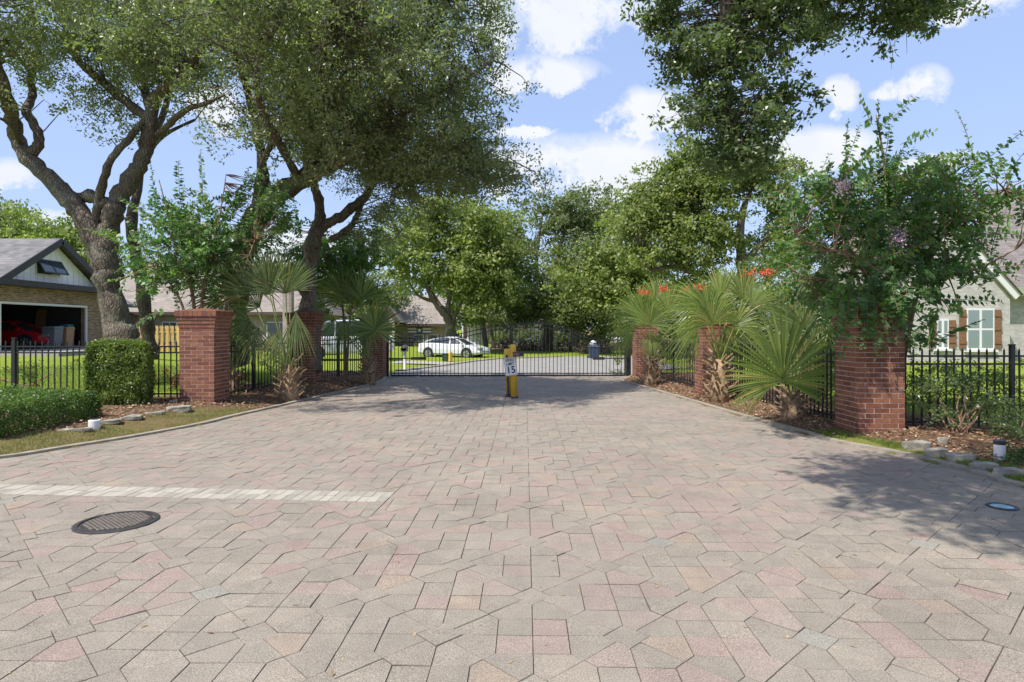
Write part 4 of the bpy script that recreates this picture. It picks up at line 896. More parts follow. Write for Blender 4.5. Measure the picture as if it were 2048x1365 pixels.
def palm(label, base, trunk_h, tr, fans, matn, lean=(0, 0)):
    tr *= 1.3
    b = Vector(base); t = empty('fan_palm', tuple(b), label, 'palm', 'fan palms along the fences')
    top = Vector((lean[0], lean[1], trunk_h)); mb = MB()
    mb.tube([(0, 0, -.1), tuple(top*.3), tuple(top*.7), tuple(top)], [tr*1.2, tr, tr*.85, tr*.6], 10); mb.build('trunk', M['boot'], t, True)
    mb = MB(); n = int(trunk_h/.016)
    for i in range(n):
        s = i/n; p = top*s; a = i*2.4+rng.normal()*.2; d = Vector((math.cos(a), math.sin(a), 0)); rr = tr*(1.1-.35*s); L = .2+.2*rng.random()
        q0 = p+d*rr*.7; q1 = q0+d*L*(.5+.5*rng.random())+Vector((0, 0, L*(.35+.5*rng.random()))); sidev = Vector((-d.y, d.x, 0))*.03
        mb.add([q0-sidev, q0+sidev, q1+sidev*.55, q1-sidev*.55, q0-sidev-d*.02+Vector((0, 0, .03)), q0+sidev-d*.02+Vector((0, 0, .03)), q1+sidev*.5-d*.012+Vector((0, 0, .02)), q1-sidev*.5-d*.012+Vector((0, 0, .02))], [(0, 1, 2, 3), (4, 7, 6, 5), (0, 4, 5, 1), (1, 5, 6, 2), (2, 6, 7, 3), (3, 7, 4, 0)])
    o = mb.build('leaf_bases', M['boot'], t); o['kind'] = 'stuff'
    for (px, py, dd, rpx, ang, face, sp, curl) in fans:
        Dh = b.y+dd; hub = P(px, py, Dh)-b; Rr = rpx/FPX*Dh; a = R(ang); spine = Vector((math.sin(a), 0, math.cos(a))); nrm = Vector((face, -1, .25))+Vector((rng.normal()*.15, 0, rng.normal()*.15))
        mb = MB(); tones = []; big = rpx > 150; fan(mb, hub, spine+Vector((0, -.12 if dd < 0 else .15, 0)), nrm, Rr, 48 if big else int(28+7*rng.random()), sp, curl, (.019 if big else .0165)*max(.75, Rr), tones)
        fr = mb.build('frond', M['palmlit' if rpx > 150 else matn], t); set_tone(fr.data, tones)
        mid = (top+hub)/2+Vector((hub.x-top.x, hub.y-top.y, 0))*.12+Vector((0, 0, .06))
        MB().tube([tuple(top-Vector((0, 0, .1))), tuple(mid), tuple(hub)], [.02, .014, .012], 5).build('petiole', M['petiole'], fr)
# fans: (px, py of hub, depth offset, radius px, spine angle from up (+ = right), facing x, half-spread, curl)
palm('leaning fan palm with a shaggy base in front of the second left pillar', gz(578, 799), .85, .17,
     [(572, 588, -.1, 95, -6, .1, 75, .15), (520, 615, .2, 110, -42, -.5, 70, .25), (470, 595, .3, 90, -60, -.3, 75, .3), (592, 625, -.4, 110, 176, .2, 30, .1), (500, 640, .0, 85, -100, -.3, 60, .5), (540, 565, .4, 85, -25, -.1, 70, .2), (465, 625, .2, 90, 165, .1, 45, .2), (580, 585, .5, 75, 25, .2, 60, .2), (540, 590, -.2, 105, -20, -.1, 70, .2), (500, 590, -.1, 95, -45, -.3, 60, .25), (560, 660, -.2, 90, 195, .1, 40, .25), (520, 655, -.1, 85, -150, -.1, 45, .3)], 'palm')
palm('short dark fan palm in front of the left gate pillar', gz(738, 768), .8, .15,
     [(750, 662, -.3, 72, 5, .2, 130, .15), (690, 598, -.3, 85, -35, -.2, 75, .2), (722, 600, -.3, 80, 10, .1, 75, .2), (660, 625, -.2, 70, -95, -.2, 60, .4), (698, 606, .0, 78, -25, -.2, 80, .25), (650, 612, .1, 72, -70, -.4, 60, .3), (715, 612, .2, 70, 0, .1, 80, .2), (740, 610, .2, 64, 30, .3, 75, .2), (690, 640, .1, 62, 190, 0, 60, .3), (728, 640, -.1, 60, 150, .2, 60, .3), (670, 640, .3, 60, -110, .2, 60, .5)], 'palm')
palm('small drooping fan palm behind the left fence panel', (-6.9, 15.6, .15), .55, .14,
     [(455, 560, -.2, 90, -50, .1, 60, .2), (480, 575, 0, 80, 10, -.2, 75, .3), (440, 600, .0, 80, -110, .2, 60, .4), (500, 580, .2, 85, 50, .3, 60, .4), (495, 640, -.1, 75, 175, .1, 45, .3)], 'palm')
palm('yellow green fan palm standing right beside the gate opening', gz(1302, 770), .9, .16,
     [(1290, 640, -.2, 72, -20, -.1, 110, .2), (1335, 625, .0, 72, 20, .3, 85, .2), (1275, 628, .2, 68, -55, -.3, 80, .3), (1310, 600, .2, 55, 0, .1, 80, .2), (1345, 650, .1, 60, 100, .3, 60, .5), (1270, 660, .1, 60, -120, -.2, 50, .5), (1300, 665, -.1, 55, 170, .1, 60, .2), (1300, 650, -.35, 62, 10, .0, 110, .3)], 'palmlit')
palm('tall shaggy fan palm in front of the middle right pillar', gz(1440, 803), 1.0, .17,
     [(1418, 630, -.2, 90, -30, -.2, 90, .4), (1485, 600, .1, 80, 15, .3, 80, .2), (1405, 610, .2, 85, -60, -.4, 70, .4), (1440, 600, .2, 75, 0, .0, 70, .2), (1500, 615, .0, 75, 50, .5, 60, .2), (1450, 650, .2, 90, 165, .2, 60, .3), (1400, 650, .0, 85, -130, -.1, 50, .4), (1500, 650, .3, 85, 140, .3, 50, .4), (1460, 590, .4, 70, -10, .1, 75, .2), (1425, 650, -.35, 85, -10, .0, 90, .35), (1468, 655, -.3, 80, 35, .2, 80, .4)], 'palmlit')
palm('low bright fan palm with one huge round frond', gz(1585, 834), .45, .15,
     [(1566, 762, -.35, 178, 1, -.1, 120, .14), (1590, 765, .0, 100, 95, .3, 40, .8), (1600, 735, .4, 100, 45, .3, 50, .4), (1545, 770, .1, 90, -110, -.2, 30, .6)], 'palmlit')
palm('drooping fan palm against the fence left of the dappled pillar', gz(1640, 815)+Vector((.1, .5, 0)), .7, .14,
     [(1610, 660, .1, 90, -20, -.2, 70, .3), (1640, 690, 0, 95, 150, .2, 50, .2), (1655, 670, .1, 80, 60, .3, 60, .5), (1600, 650, .3, 90, -60, -.3, 60, .4), (1640, 640, .2, 85, 10, .1, 70, .3), (1665, 700, -.2, 90, 165, .1, 45, .15)], 'palm')

# ------------------------------------------------------------------ hedges and shrubs
def hedge(name, label, cat, corners, z0, z1, n, ls, m, stemr=.02, jit=.05):
    """corners: 4 ground points (quad); leaves in the shell and thin fill"""
    t = empty(name, tuple(sum((Vector(c) for c in corners), Vector((0, 0)))/4)+(z0,), label, cat)
    c = [np.array(x, float) for x in corners]; u_, v_ = rng.random(n), rng.random(n); w_ = rng.random(n); f = rng.random(n)
    sh = rng.random(n)**2*.10
    u_ = np.where(f < .2, sh*.5, np.where(f < .4, 1-sh*.5, u_)); v_ = np.where((f >= .4) & (f < .6), sh*.5, np.where((f >= .6) & (f < .68), 1-sh*.5, v_)); w_ = np.where((f >= .68) & (f < .92), 1-sh, w_)
    xy = ((1-u_)*(1-v_))[:, None]*c[0]+(u_*(1-v_))[:, None]*c[1]+(u_*v_)[:, None]*c[2]+((1-u_)*v_)[:, None]*c[3]
    rr = 1-.10*(1-np.minimum(1, w_/.3)); ctr = np.mean(c, axis=0); xy = ctr+(xy-ctr)*(rr*(1-.09*w_**5))[:, None]; w_ = w_-.05*(np.maximum(np.abs(u_-.5), np.abs(v_-.5))*2)**6*w_
    z = z0+(z1-z0)*w_; pos = np.column_stack([xy, z])
    bump = np.array([mnoise.noise(Vector((p[0]*3.6, p[1]*3.6, p[2]*3.6))) for p in pos]); pos += np.column_stack([bump*jit*2, -bump*jit*2, bump*jit*1.6])+rng.normal(size=pos.shape)*.018
    tone = np.clip(.42+.35*bump+.18*rng.normal(size=n), 0, .84); tone[rng.random(n) < .02] = .95
    wparent(leaves('foliage', pos, ls*(.7+.6*rng.random(n)), m, None, aspect=.6, tone=tone, up=.3), t)
    mb = MB()
    for k in range(18):
        a, b = rng.random(2)*.8+.1; p = (1-a)*(1-b)*c[0]+a*(1-b)*c[1]+a*b*c[2]+(1-a)*b*c[3]; mb.tube([(p[0], p[1], z0-.1), (p[0]+rng.normal()*.08, p[1]+rng.normal()*.08, z0+(z1-z0)*.85)], [stemr, stemr*.4], 5)
    wparent(mb.build('stems', M['bark'], None), t); t.children[-1]['kind'] = 'stuff'; return t
hedge('clipped_hedge', 'tall boxy clipped hedge standing before the iron fence', 'hedge', [(-8.75, 12.9), (-7.5, 12.9), (-7.85, 13.8), (-9.2, 13.8)], .22, 1.50, 26000, .05, M['hedgeleaf'])
hedge('clipped_hedge', 'low rounded hedge running out of view at the left edge', 'hedge', [(-7.5, 9.2), (-7.35, 11.3), (-9.6, 12.3), (-11.2, 9.3)], .12, .68, 40000, .038, M['lowhedge'], jit=.02)
def shrub(label, lobes, ncl, per, cr, ls, m, name='shrub', stems=6, group=None, base=None):
    c = np.mean([l[:3] for l in lobes], axis=0); zb = min(l[2]-l[5] for l in lobes)
    t = empty(name, (c[0], c[1], zb), label, 'shrub', group); pos, cc, tone = crown_points(lobes, ncl, per, cr, .6)
    wparent(leaves('foliage', pos, ls*(.7+.6*rng.random(len(pos))), m, None, aspect=.5, tone=tone), t); mb = MB()
    for k in range(stems):
        e = cc[rng.integers(len(cc))]; mb.tube([(c[0]+rng.normal()*.08, c[1]+rng.normal()*.08, zb-.15), tuple((np.array([c[0], c[1], zb])+e)/2+rng.normal(size=3)*.05), tuple(e)], [.018, .013, .005], 5, False)
    wparent(mb.build('stems', M['mbark'], None), t); t.children[-1]['kind'] = 'stuff'; return t
shrub('thin dark shrub with reddish bare stems in front of the right fence', [lob(1880, 800, 10.0, 35, 45, .35), lob(1925, 790, 10.1, 40, 50, .35, .8), lob(1960, 820, 9.9, 35, 40, .3, .7)], 95, 22, .11, .05, M['overleaf'], stems=16)
shrub('dark bushy shrub filling the right edge below the fence', [lob(2030, 830, 9.7, 45, 60, .4), lob(2060, 890, 9.0, 60, 50, .4), lob(2010, 870, 9.6, 30, 35, .25, .6), lob(1990, 845, 9.8, 30, 45, .3, .5)], 190, 26, .11, .05, M['overleaf'])
shrub('ground-hugging dark plant at the lower right corner of the bed', [lob(2040, 935, 8.0, 30, 20, .25), lob(2070, 915, 8.1, 50, 40, .3)], 60, 26, .08, .045, M['lowhedge'])
for lb, l_ in (('sunny yellow green shrub behind the right fence close to the brick pillar', lob(1870, 790, 13, 55, 55, .6)), ('sunny yellow green shrub behind the right fence below the shuttered window', lob(1960, 780, 13.3, 70, 55, .7)), ('sunny yellow green shrub behind the right fence at the right edge', lob(2050, 790, 13, 60, 55, .6))):
    shrub(lb, [l_], 105, 26, .2, .06, M['yellowleaf'], group='sunny shrubs behind the right fence')
shrub('sunlit shrub with orange tips behind the tall right palms', [lob(1540, 560, 18.5, 50, 60, .9), lob(1590, 600, 18, 55, 60, .9), lob(1500, 590, 19, 50, 50, .9), lob(1570, 500, 19, 45, 45, .8, .7)], 400, 30, .28, .075, M['yellowleaf'], stems=12)
for lb, l_, n_l in (('dark shrub behind the fence between the tall and the low bright palms', lob(1480, 700, 20, 70, 42, .9), 130), ('dark shrub behind the fence between the palm at the gate and the tall palm', lob(1380, 690, 24, 60, 40, .9), 110), ('dark shrub behind the fence right of the low bright palm', lob(1620, 690, 17, 60, 60, .8), 140), ('dark shrub behind the fence just left of the dappled pillar', lob(1700, 700, 14.5, 60, 70, .7), 130), ('dark shrub under the orange tipped bush behind the right palms', lob(1560, 650, 18, 80, 40, .9), 120)):
    shrub(lb, [l_], n_l, 30, .3, .08, M['bgdark'], stems=5, group='dark screening shrubs on the right')
t = shrub('red flowering bush peeping over the palms right of the gate', [lob(1330, 600, 27, 40, 30, .9), lob(1400, 590, 27, 55, 30, .9)], 150, 30, .3, .09, M['yellowleaf'])

for (px, py) in ((1288, 584), (1328, 578), (1400, 575), (1372, 580), (1496, 548), (1530, 545)):
    c = P(px, py, 15.2 if px > 1380 else 19.0); pos = np.array(c)+rng.normal(size=(70, 3))*np.array([.09, .07, .06]); wparent(leaves('blossom', pos, .055, M['redfl'], None, aspect=.9), t)
shrub('wispy green plants in the bed behind the left fence', [lob(70, 745, 15.0, 60, 16, .3), lob(150, 735, 15.2, 30, 22, .3, .6), lob(-20, 745, 15.0, 60, 16, .3)], 90, 18, .1, .05, M['hedgeleaf'])
shrub('low dark groundcover under the leaning palm', [lob(550, 775, 17.5, 30, 22, .3), lob(480, 790, 15.5, 30, 15, .2, .6), lob(545, 740, 18, 30, 16, .3, .4)], 100, 20, .1, .05, M['lowhedge'])
redleaf = leafmat('red_leaf', (.10, .03, .03), (.25, .08, .05), .3)
for lb, l_ in (('small red leaved plant behind the fence right of the sunlit pillar', lob(500, 748, 19, 30, 12, .3)), ('small red leaved plant behind the fence left of the sunlit pillar', lob(346, 755, 16, 20, 10, .3)), ('small red leaved plant behind the fence left of the gate pillar', lob(670, 745, 22.5, 30, 10, .3))):
    shrub(lb, [l_], 22, 18, .1, .05, redleaf, stems=4, group='red leaved bedding plants')
for lb, l_ in (('low foundation shrub left of the small gable of the tan house', lob(760, 697, 60, 22, 8, .6)), ('low foundation shrub under the small gable of the tan house', lob(795, 697, 60, 25, 8, .6)), ('low foundation shrub under the banner of the tan house', lob(830, 697, 60, 22, 8, .6))):
    shrub(lb, [l_], 40, 20, .4, .2, M['bgdark'], stems=3, group='foundation shrubs of the tan house')
mound = leafmat('mound', (.05, .04, .03), (.14, .10, .06), .1)
for lb, l_ in (('low brown bed plant under the reddish trunk beyond the gate', lob(1110, 700, 52, 60, 7, 1.5)), ('low brown bed plant left of the navy bin', lob(1180, 706, 47, 38, 7, 1.2)), ('low brown bed plant right behind the yellow bollards', lob(1040, 697, 54, 40, 6, 1.2))):
    shrub(lb, [l_], 66, 18, .4, .2, mound, stems=3, group='low bed plants at the street corner')
shrub('thin vine shrub growing by the right gate post', [lob(1240, 720, 24.3, 10, 28, .2)], 30, 22, .12, .06, M['bgdark'])
for lb, l_ in (('bright bush above the navy bin at the end of the street', lob(1190, 672, 52, 38, 20, 1.5)), ('bright bush over the small far car at right', lob(1235, 658, 50, 42, 24, 1.5)), ('bright bush behind the palm beside the gate opening', lob(1290, 670, 46, 40, 25, 1.5))):
    shrub(lb, [l_], 75, 24, .5, .22, M['bgleaf'], stems=4, group='bright bushes down the street')
for lb, l_ in (('dark far bush behind the white van', lob(700, 690, 66, 60, 20, 1.5)), ('dark far bush in front of the porch house', lob(1010, 680, 68, 50, 22, 1.5)), ('dark far bush right of the porch house', lob(1070, 680, 64, 40, 22, 1.5)), ('dark far bush behind the reddish trunk', lob(1140, 675, 64, 50, 25, 1.5))):
    shrub(lb, [l_], 68, 22, .7, .3, M['bgdark'], stems=4, group='dark bushes at the back of the lawns')

# ------------------------------------------------------------------ litter, grass, stones, small things
def scatter_bed(n, xr, yr, cond):
    out = []
    while len(out) < n:
        x = xr[0]+(xr[1]-xr[0])*rng.random(); y = yr[0]+(yr[1]-yr[0])*rng.random()
        if cond(x, y, outside(x, y)): out.append((x, y, terrain(x, y)))
    return np.array(out)
a = scatter_bed(17000, (4, 9.5), (7, 23.5), lambda x, y, o: x > 0 and .16 < o < 2.6 and not (y < 10 and o < .5))
b = scatter_bed(11000, (-10, -4.4), (9.5, 23.5), lambda x, y, o: x < 0 and .16 < o < 2.4 and not (y < 13.4 and o < .9))
pos = np.vstack([a, b]); pos[:, 2] += rng.random(len(pos))*.03
d = unit(rng.normal(size=pos.shape)*np.array([1, 1, .25])); nn = rng.normal(size=pos.shape)*.5+np.array([0, 0, 1])
tag(leaves('mulch', pos, .03+.05*rng.random(len(pos)), M['mulchflake'], None, dirs=d, nrm=nn, aspect=.45), kind='stuff')
def grass(name, pts, h, m):
    n = len(pts); d = unit(rng.normal(size=(n, 3))*np.array([.5, .5, 0])+np.array([0, 0, 1])); tag(leaves(name, pts, h*(.5+rng.random(n)), m, None, dirs=d, nrm=rng.normal(size=(n, 3)), aspect=.12), kind='stuff')
grass('dry_grass', scatter_bed(9500, (-12, -5.4), (6.5, 13.6), lambda x, y, o: .13 < o < 1.0 and mnoise.noise(Vector((x*1.5, y*1.5, 0)))+.35*rng.random() > .22-.5*(o < .3)), .045, M['drygrass'])
grass('green_grass', scatter_bed(7000, (5, 9), (5, 10.6), lambda x, y, o: .13 < o < .5 and mnoise.noise(Vector((x*1.2, y*1.2, 5))) > -.25), .05, M['greengrass'])
grass('lawn_grass', scatter_bed(30000, (-15, -6.5), (15.5, 23.5), lambda x, y, o: o > 3.0), .07, M['greengrass'])
pts = []
for k in range(150):
    y = 3.2+rng.random()**1.5*18; x = (rng.random()*2-1)*min(.8*y, 6.5)
    if outside(x, y) < -.1: pts.append((x, y, .004))
pts = np.array(pts); d = unit(rng.normal(size=pts.shape)*np.array([1, 1, .05])); tag(leaves('fallen_leaves', pts, .025+.03*rng.random(len(pts)), M['dryleaf'], None, dirs=d, nrm=np.tile([0.1, 0.1, 1.0], (len(pts), 1)), aspect=.35), kind='stuff')
def stone(px, py, wpx, label, hp=.09, dpt=.2):
    c = gz(px, py); wd = wpx/FPX*c.y; bm = bmesh.new(); bmesh.ops.create_cube(bm, size=1); bmesh.ops.subdivide_edges(bm, edges=bm.edges, cuts=3, use_grid_fill=True)
    for v_ in bm.verts:
        q = v_.co; s = 1-.22*(q.x*2)**4-.1*(q.y*2)**4; v_.co = Vector((q.x*wd*(1-.15*abs(q.y*2)**3), q.y*dpt*(1-.2*abs(q.x*2)**3), q.z*hp*s+.02*(q.z > 0)*q.x)); v_.co += Vector(mnoise.noise_vector(v_.co*9+Vector((px, 0, 0))))*.022
    me = bpy.data.meshes.new('edging_stone'); bm.to_mesh(me); bm.free(); o = link('edging_stone', me, None, M['stone']); o.location = (c.x, c.y, c.z+hp*.3); o.rotation_euler = (0, 0, R(18 if px < 1024 else -28)+rng.normal()*.1)
    return tag(o, label, 'stone', 'edging stones')
stone(358, 822, 44, 'mossy edging stone against the foot of the sunlit pillar', .12, .3); stone(310, 828, 34, 'flat edging stone half buried in leaves left of the pillar', .05)
stone(262, 838, 38, 'round pale edging stone in the middle of the left row', .07, .3); stone(222, 846, 36, 'pale edging stone right beside the white cylinder light', .07, .25)
stone(150, 862, 60, 'long low edging stone half sunk left of the white light', .05, .16); stone(346, 806, 16, 'small pale block by the fence foot left of the pillar', .08, .12)
stone(1833, 897, 50, 'mossy edging stone nearest the dappled pillar', .13); stone(1873, 912, 40, 'squared pale edging stone second from the dappled pillar', .13)
stone(1921, 922, 50, 'wedge shaped pale edging stone in the middle of the right row', .12); stone(1968, 938, 46, 'flat edging stone below the white path light', .1)
stone(2018, 951, 52, 'long pale edging stone last in the row at the right edge', .11); stone(1885, 888, 20, 'small pinkish rock lying behind the right edging stones', .12, .12)
c = gz(189, 857); t = empty('path_light', tuple(c), 'short white cylinder light beside the left edging stones', 'path light', 'small white path lights')
MB().lathe((0, 0, 0), [(.09, -.02), (.09, .13), (.08, .14)], 18).build('body', M['white'], t); MB().lathe((0, 0, .14), [(.05, 0), (.05, .006)], 14).build('lens', M['bin_grey'], t)
c = gz(1999, 919); t = empty('path_light', tuple(c), 'white path light with a dark cap in the right bed', 'path light', 'small white path lights')
MB().lathe((0, 0, 0), [(.062, -.02), (.066, .19), (.066, .195)], 18).build('body', M['white'], t); MB().lathe((0, 0, .195), [(.068, 0), (.07, .045), (.06, .055)], 18).build('cap', M['dark'], t); MB().lathe((0, 0, .035), [(.069, 0), (.069, .012)], 18).build('band', M['bin_grey'], t)
c = G(2004, 1015); t = empty('ground_light', tuple(c), 'round in-ground light with a bluish glass at the right edge of the paving', 'ground light')
MB().lathe((0, 0, 0), [(.135, -.02), (.135, .01), (.12, .016), (.105, .016), (.105, .004)], 28).build('ring', M['dark'], t); MB().lathe((0, 0, 0), [(.105, -.01), (.1, .012), (.05, .018)], 28).build('lens', M['blueglass'], t)

# ------------------------------------------------------------------ houses
def garage_house():
    t = empty('garage_house', (-22, 30.2, .5), 'cream board gabled house with brick garage standing open at far left', 'house')
    def A(o): return wparent(o, t)
    X = -22.0; y0, y1 = 26.4, 34.0; zb = .80; ze = 3.66; yc = 30.2; za = 5.95; od0, od1, ozt = 27.1, 32.5, 2.86
    A(MB().box(X-.3, X, y0, od0-.1, 0, ze).box(X-.3, X, od1+.1, y1, 0, ze).box(X-.3, X, od0-.1, od1+.1, ozt+.1, ze).box(X-9, X-.3, y1-.3, y1, 0, ze).box(X-9, X-.3, y0, y0+.3, 0, ze).build('wall', M['bwall_tan']))
    A(MB().box(X-.05, X+.03, od0-.1, od0, zb, ozt+.1).box(X-.05, X+.03, od1, od1+.1, zb, ozt+.1).box(X-.05, X+.03, od0, od1, ozt, ozt+.1).build('door_trim', M['white']))
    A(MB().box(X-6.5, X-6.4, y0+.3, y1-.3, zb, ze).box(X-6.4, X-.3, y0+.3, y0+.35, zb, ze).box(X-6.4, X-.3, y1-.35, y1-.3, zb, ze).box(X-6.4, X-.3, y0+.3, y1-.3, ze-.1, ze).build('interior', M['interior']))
    A(MB().box(X-6.4, X+3, y0, y1, zb-.3, zb).build('floor_slab', M['asphalt2']))
    n = 19; w_ = (y1-y0)/n
    for i in range(n):
        ya, yb = y0+i*w_, y0+(i+1)*w_-.03; f = lambda y: 5.92-.64*abs(y-yc)
        if abs((ya+yb)/2-yc) > 3.0: continue
        A(MB().add([(X-.02, ya, ze+.28), (X-.02, yb, ze+.28), (X-.02, yb, max(ze+.28, f(yb))), (X-.02, ya, max(ze+.28, f(ya))), (X+.01, ya, ze+.28), (X+.01, yb, ze+.28), (X+.01, yb, max(ze+.28, f(yb))), (X+.01, ya, max(ze+.28, f(ya)))], [(0, 3, 2, 1), (4, 5, 6, 7), (0, 1, 5, 4), (1, 2, 6, 5), (2, 3, 7, 6), (3, 0, 4, 7)] + ([(3, 2, 6, 7)] if False else [])).build('siding_board', M['cream']))
    A(MB().prism([(y0, 3.45), (y1, 3.45), (yc, 5.88)], 0, X-.1, X-.03).build('gable_wall', M['cream']))
    ov = .45
    sl = (za-ze)/(y1-yc)
    A(MB().bar((X+ov, yc, za+.02), (X+ov, y1+.5, ze-.5*sl+.02), .06, .3).bar((X+ov, yc, za+.02), (X+ov, y0-.5, ze-.5*sl+.02), .06, .3).build('rake_board', M['dark']))
    A(MB().box(X+.0, X+ov+.1, y0-.3, y1+.3, ze, ze+.26).build('fascia', M['dark']))
    rp = lambda x, y, z: (x, y, z)
    A(MB().add([rp(X+ov, y0-.55, ze-.3), rp(X-10, y0-.55, ze-.3), rp(X-10, yc, za+.15), rp(X+ov, yc, za+.15), rp(X+ov, y1+.55, ze-.3), rp(X-10, y1+.55, ze-.3)], [(0, 1, 2, 3), (3, 2, 5, 4)]).build('roof', M['roof_grey']))
    wf = MB().box(X+.01, X+.05, 29.05, 30.65, 4.28, 4.35).box(X+.01, X+.05, 29.05, 30.65, 4.95, 5.02).box(X+.01, X+.05, 29.05, 29.12, 4.35, 4.95).box(X+.01, X+.05, 30.58, 30.65, 4.35, 4.95).build('window', M['white']); A(wf)
    mt = Matrix.Translation((X+.05, 0, 5.0)) @ Matrix.Rotation(R(-32), 4, 'Y')
    sash = MB().box(0, .04, 29.05, 30.65, -.07, 0, mt).box(0, .04, 29.05, 30.65, -.75, -.68, mt).box(0, .04, 29.05, 29.12, -.68, -.07, mt).box(0, .04, 30.58, 30.65, -.68, -.07, mt).box(0, .04, 29.82, 29.88, -.68, -.07, mt).build('sash', M['dark']); sash.parent = wf
    pn = MB().box(.015, .025, 29.12, 30.58, -.68, -.07, mt).box(X+.0-0, X+.02, 29.12, 30.58, 4.35, 4.95).build('pane', M['glass']); pn.parent = wf
    # side wing with white garage door
    A(MB().box(X-.8, X-.5, y1, 36.4, 0, 3.2).box(X-8, X-.5, 36.1, 36.4, 0, 3.2).build('wing_wall', M['bwall_tan'])); A(MB().box(X-.5, X-.44, y1+.25, 35.9, zb, 2.9).build('white_door', M['white']))
    A(MB().add([(X+.1, y1, 3.1), (X+.1, 37.0, 3.1), (X-3.5, 37.0, 4.9), (X-3.5, y1, 4.9)], [(0, 1, 2, 3)]).box(X+.0, X+.15, y1, 37, 3.0, 3.18).build('wing_roof', M['roof_grey']))
    return t
garage_house()
def bin_(loc, h, wd, m, label, wheel=True, rz=0):
    t = empty('wheelie_bin', loc, label, 'bin', None, rz)
    MB().add([(-wd*.42, -wd*.42, .06), (wd*.42, -wd*.42, .06), (wd*.42, wd*.42, .06), (-wd*.42, wd*.42, .06), (-wd/2, -wd/2, h), (wd/2, -wd/2, h), (wd/2, wd/2, h), (-wd/2, wd/2, h)], [(0, 3, 2, 1), (0, 1, 5, 4), (1, 2, 6, 5), (2, 3, 7, 6), (3, 0, 4, 7), (4, 5, 6, 7)]).build('body', m, t)
    MB().add([(-wd*.54, -wd*.56, h), (wd*.54, -wd*.56, h), (wd*.54, wd*.56, h), (-wd*.54, wd*.56, h), (-wd*.45, -wd*.45, h+.08), (wd*.45, -wd*.45, h+.08), (wd*.45, wd*.5, h+.1), (-wd*.45, wd*.5, h+.1)], [(0, 3, 2, 1), (0, 1, 5, 4), (1, 2, 6, 5), (2, 3, 7, 6), (3, 0, 4, 7), (4, 5, 6, 7)]).build('lid', m, t)
    for s in (-1, 1): MB().tube([(s*wd*.46, wd*.42, .1), (s*wd*.54, wd*.42, .1)], .1, 12).build('wheel', M['rubber'], t)
    return t
def onX(px, X=-22.0, dx=0): D = (X-dx)/((px-1024)/FPX); return D
bin_((-22.6, 31.0, .8), 1.0, .62, M['bin_grey'], 'grey wheelie bin standing in the open garage'); bin_((-22.6, 31.85, .8), .98, .58, M['bin_tan'], 'tan wheelie bin beside the grey one in the garage'); bin_((-22.75, 32.2, .8), 1.1, .4, M['teal'], 'teal bin at the right jamb of the garage')
t = empty('storage_board', (-25, 33.2, .8), 'orange brown board leaning in the back of the garage', 'board'); MB().bar((0, 0, 0), (0, .3, 2.0), .5, .06).build('panel', M['bin_tan'], t)

def house2():
    t = empty('brick_house', (-18, 41, .5), 'long low brick house with a grey tan roof behind the oaks', 'house')
    def A(o): return wparent(o, t)
    D0 = 38.0; x0, x1 = -26.5, -12.6
    A(MB().box(x0, x1, D0, D0+.3, 0, 2.75).box(x1-.3, x1, D0+.3, D0+8, 0, 2.75).box(x0, x0+.3, D0+.3, D0+8, 0, 2.75).build('wall', M['bwall_tanx']))
    A(MB().add([(x0-.5, D0-.5, 2.7), (x1+.5, D0-.5, 2.7), (x1-2.2, D0+4.2, 6.25), (x0+2, D0+4.2, 6.25), (x1+.5, D0+9, 2.7), (x0-.5, D0+9, 2.7)], [(0, 1, 2, 3), (1, 4, 2), (3, 2, 4, 5), (0, 3, 5)]).build('roof', M['roof_tan']))
    A(MB().box(x0-.5, x1+.5, D0-.55, D0-.5, 2.6, 2.78).build('fascia', M['brown']))
    for px, w_ in ((340, .9), (560, 1.6), (430, 1.2)):
        c = (px-1024)/FPX*D0; f = A(MB().box(c-w_/2, c+w_/2, D0-.05, D0-.01, 1.0, 2.2).build('window', M['white'])); p = MB().box(c-w_/2+.06, c-.02, D0-.06, D0-.052, 1.06, 2.14).box(c+.02, c+w_/2-.06, D0-.06, D0-.052, 1.06, 2.14).build('pane', M['glass']); p.parent = f
    A(MB().box(-13.4, -12.9, D0-1.2, D0-.7, 0, 4.2).build('porch_column', M['bwall_tanx']))
house2()
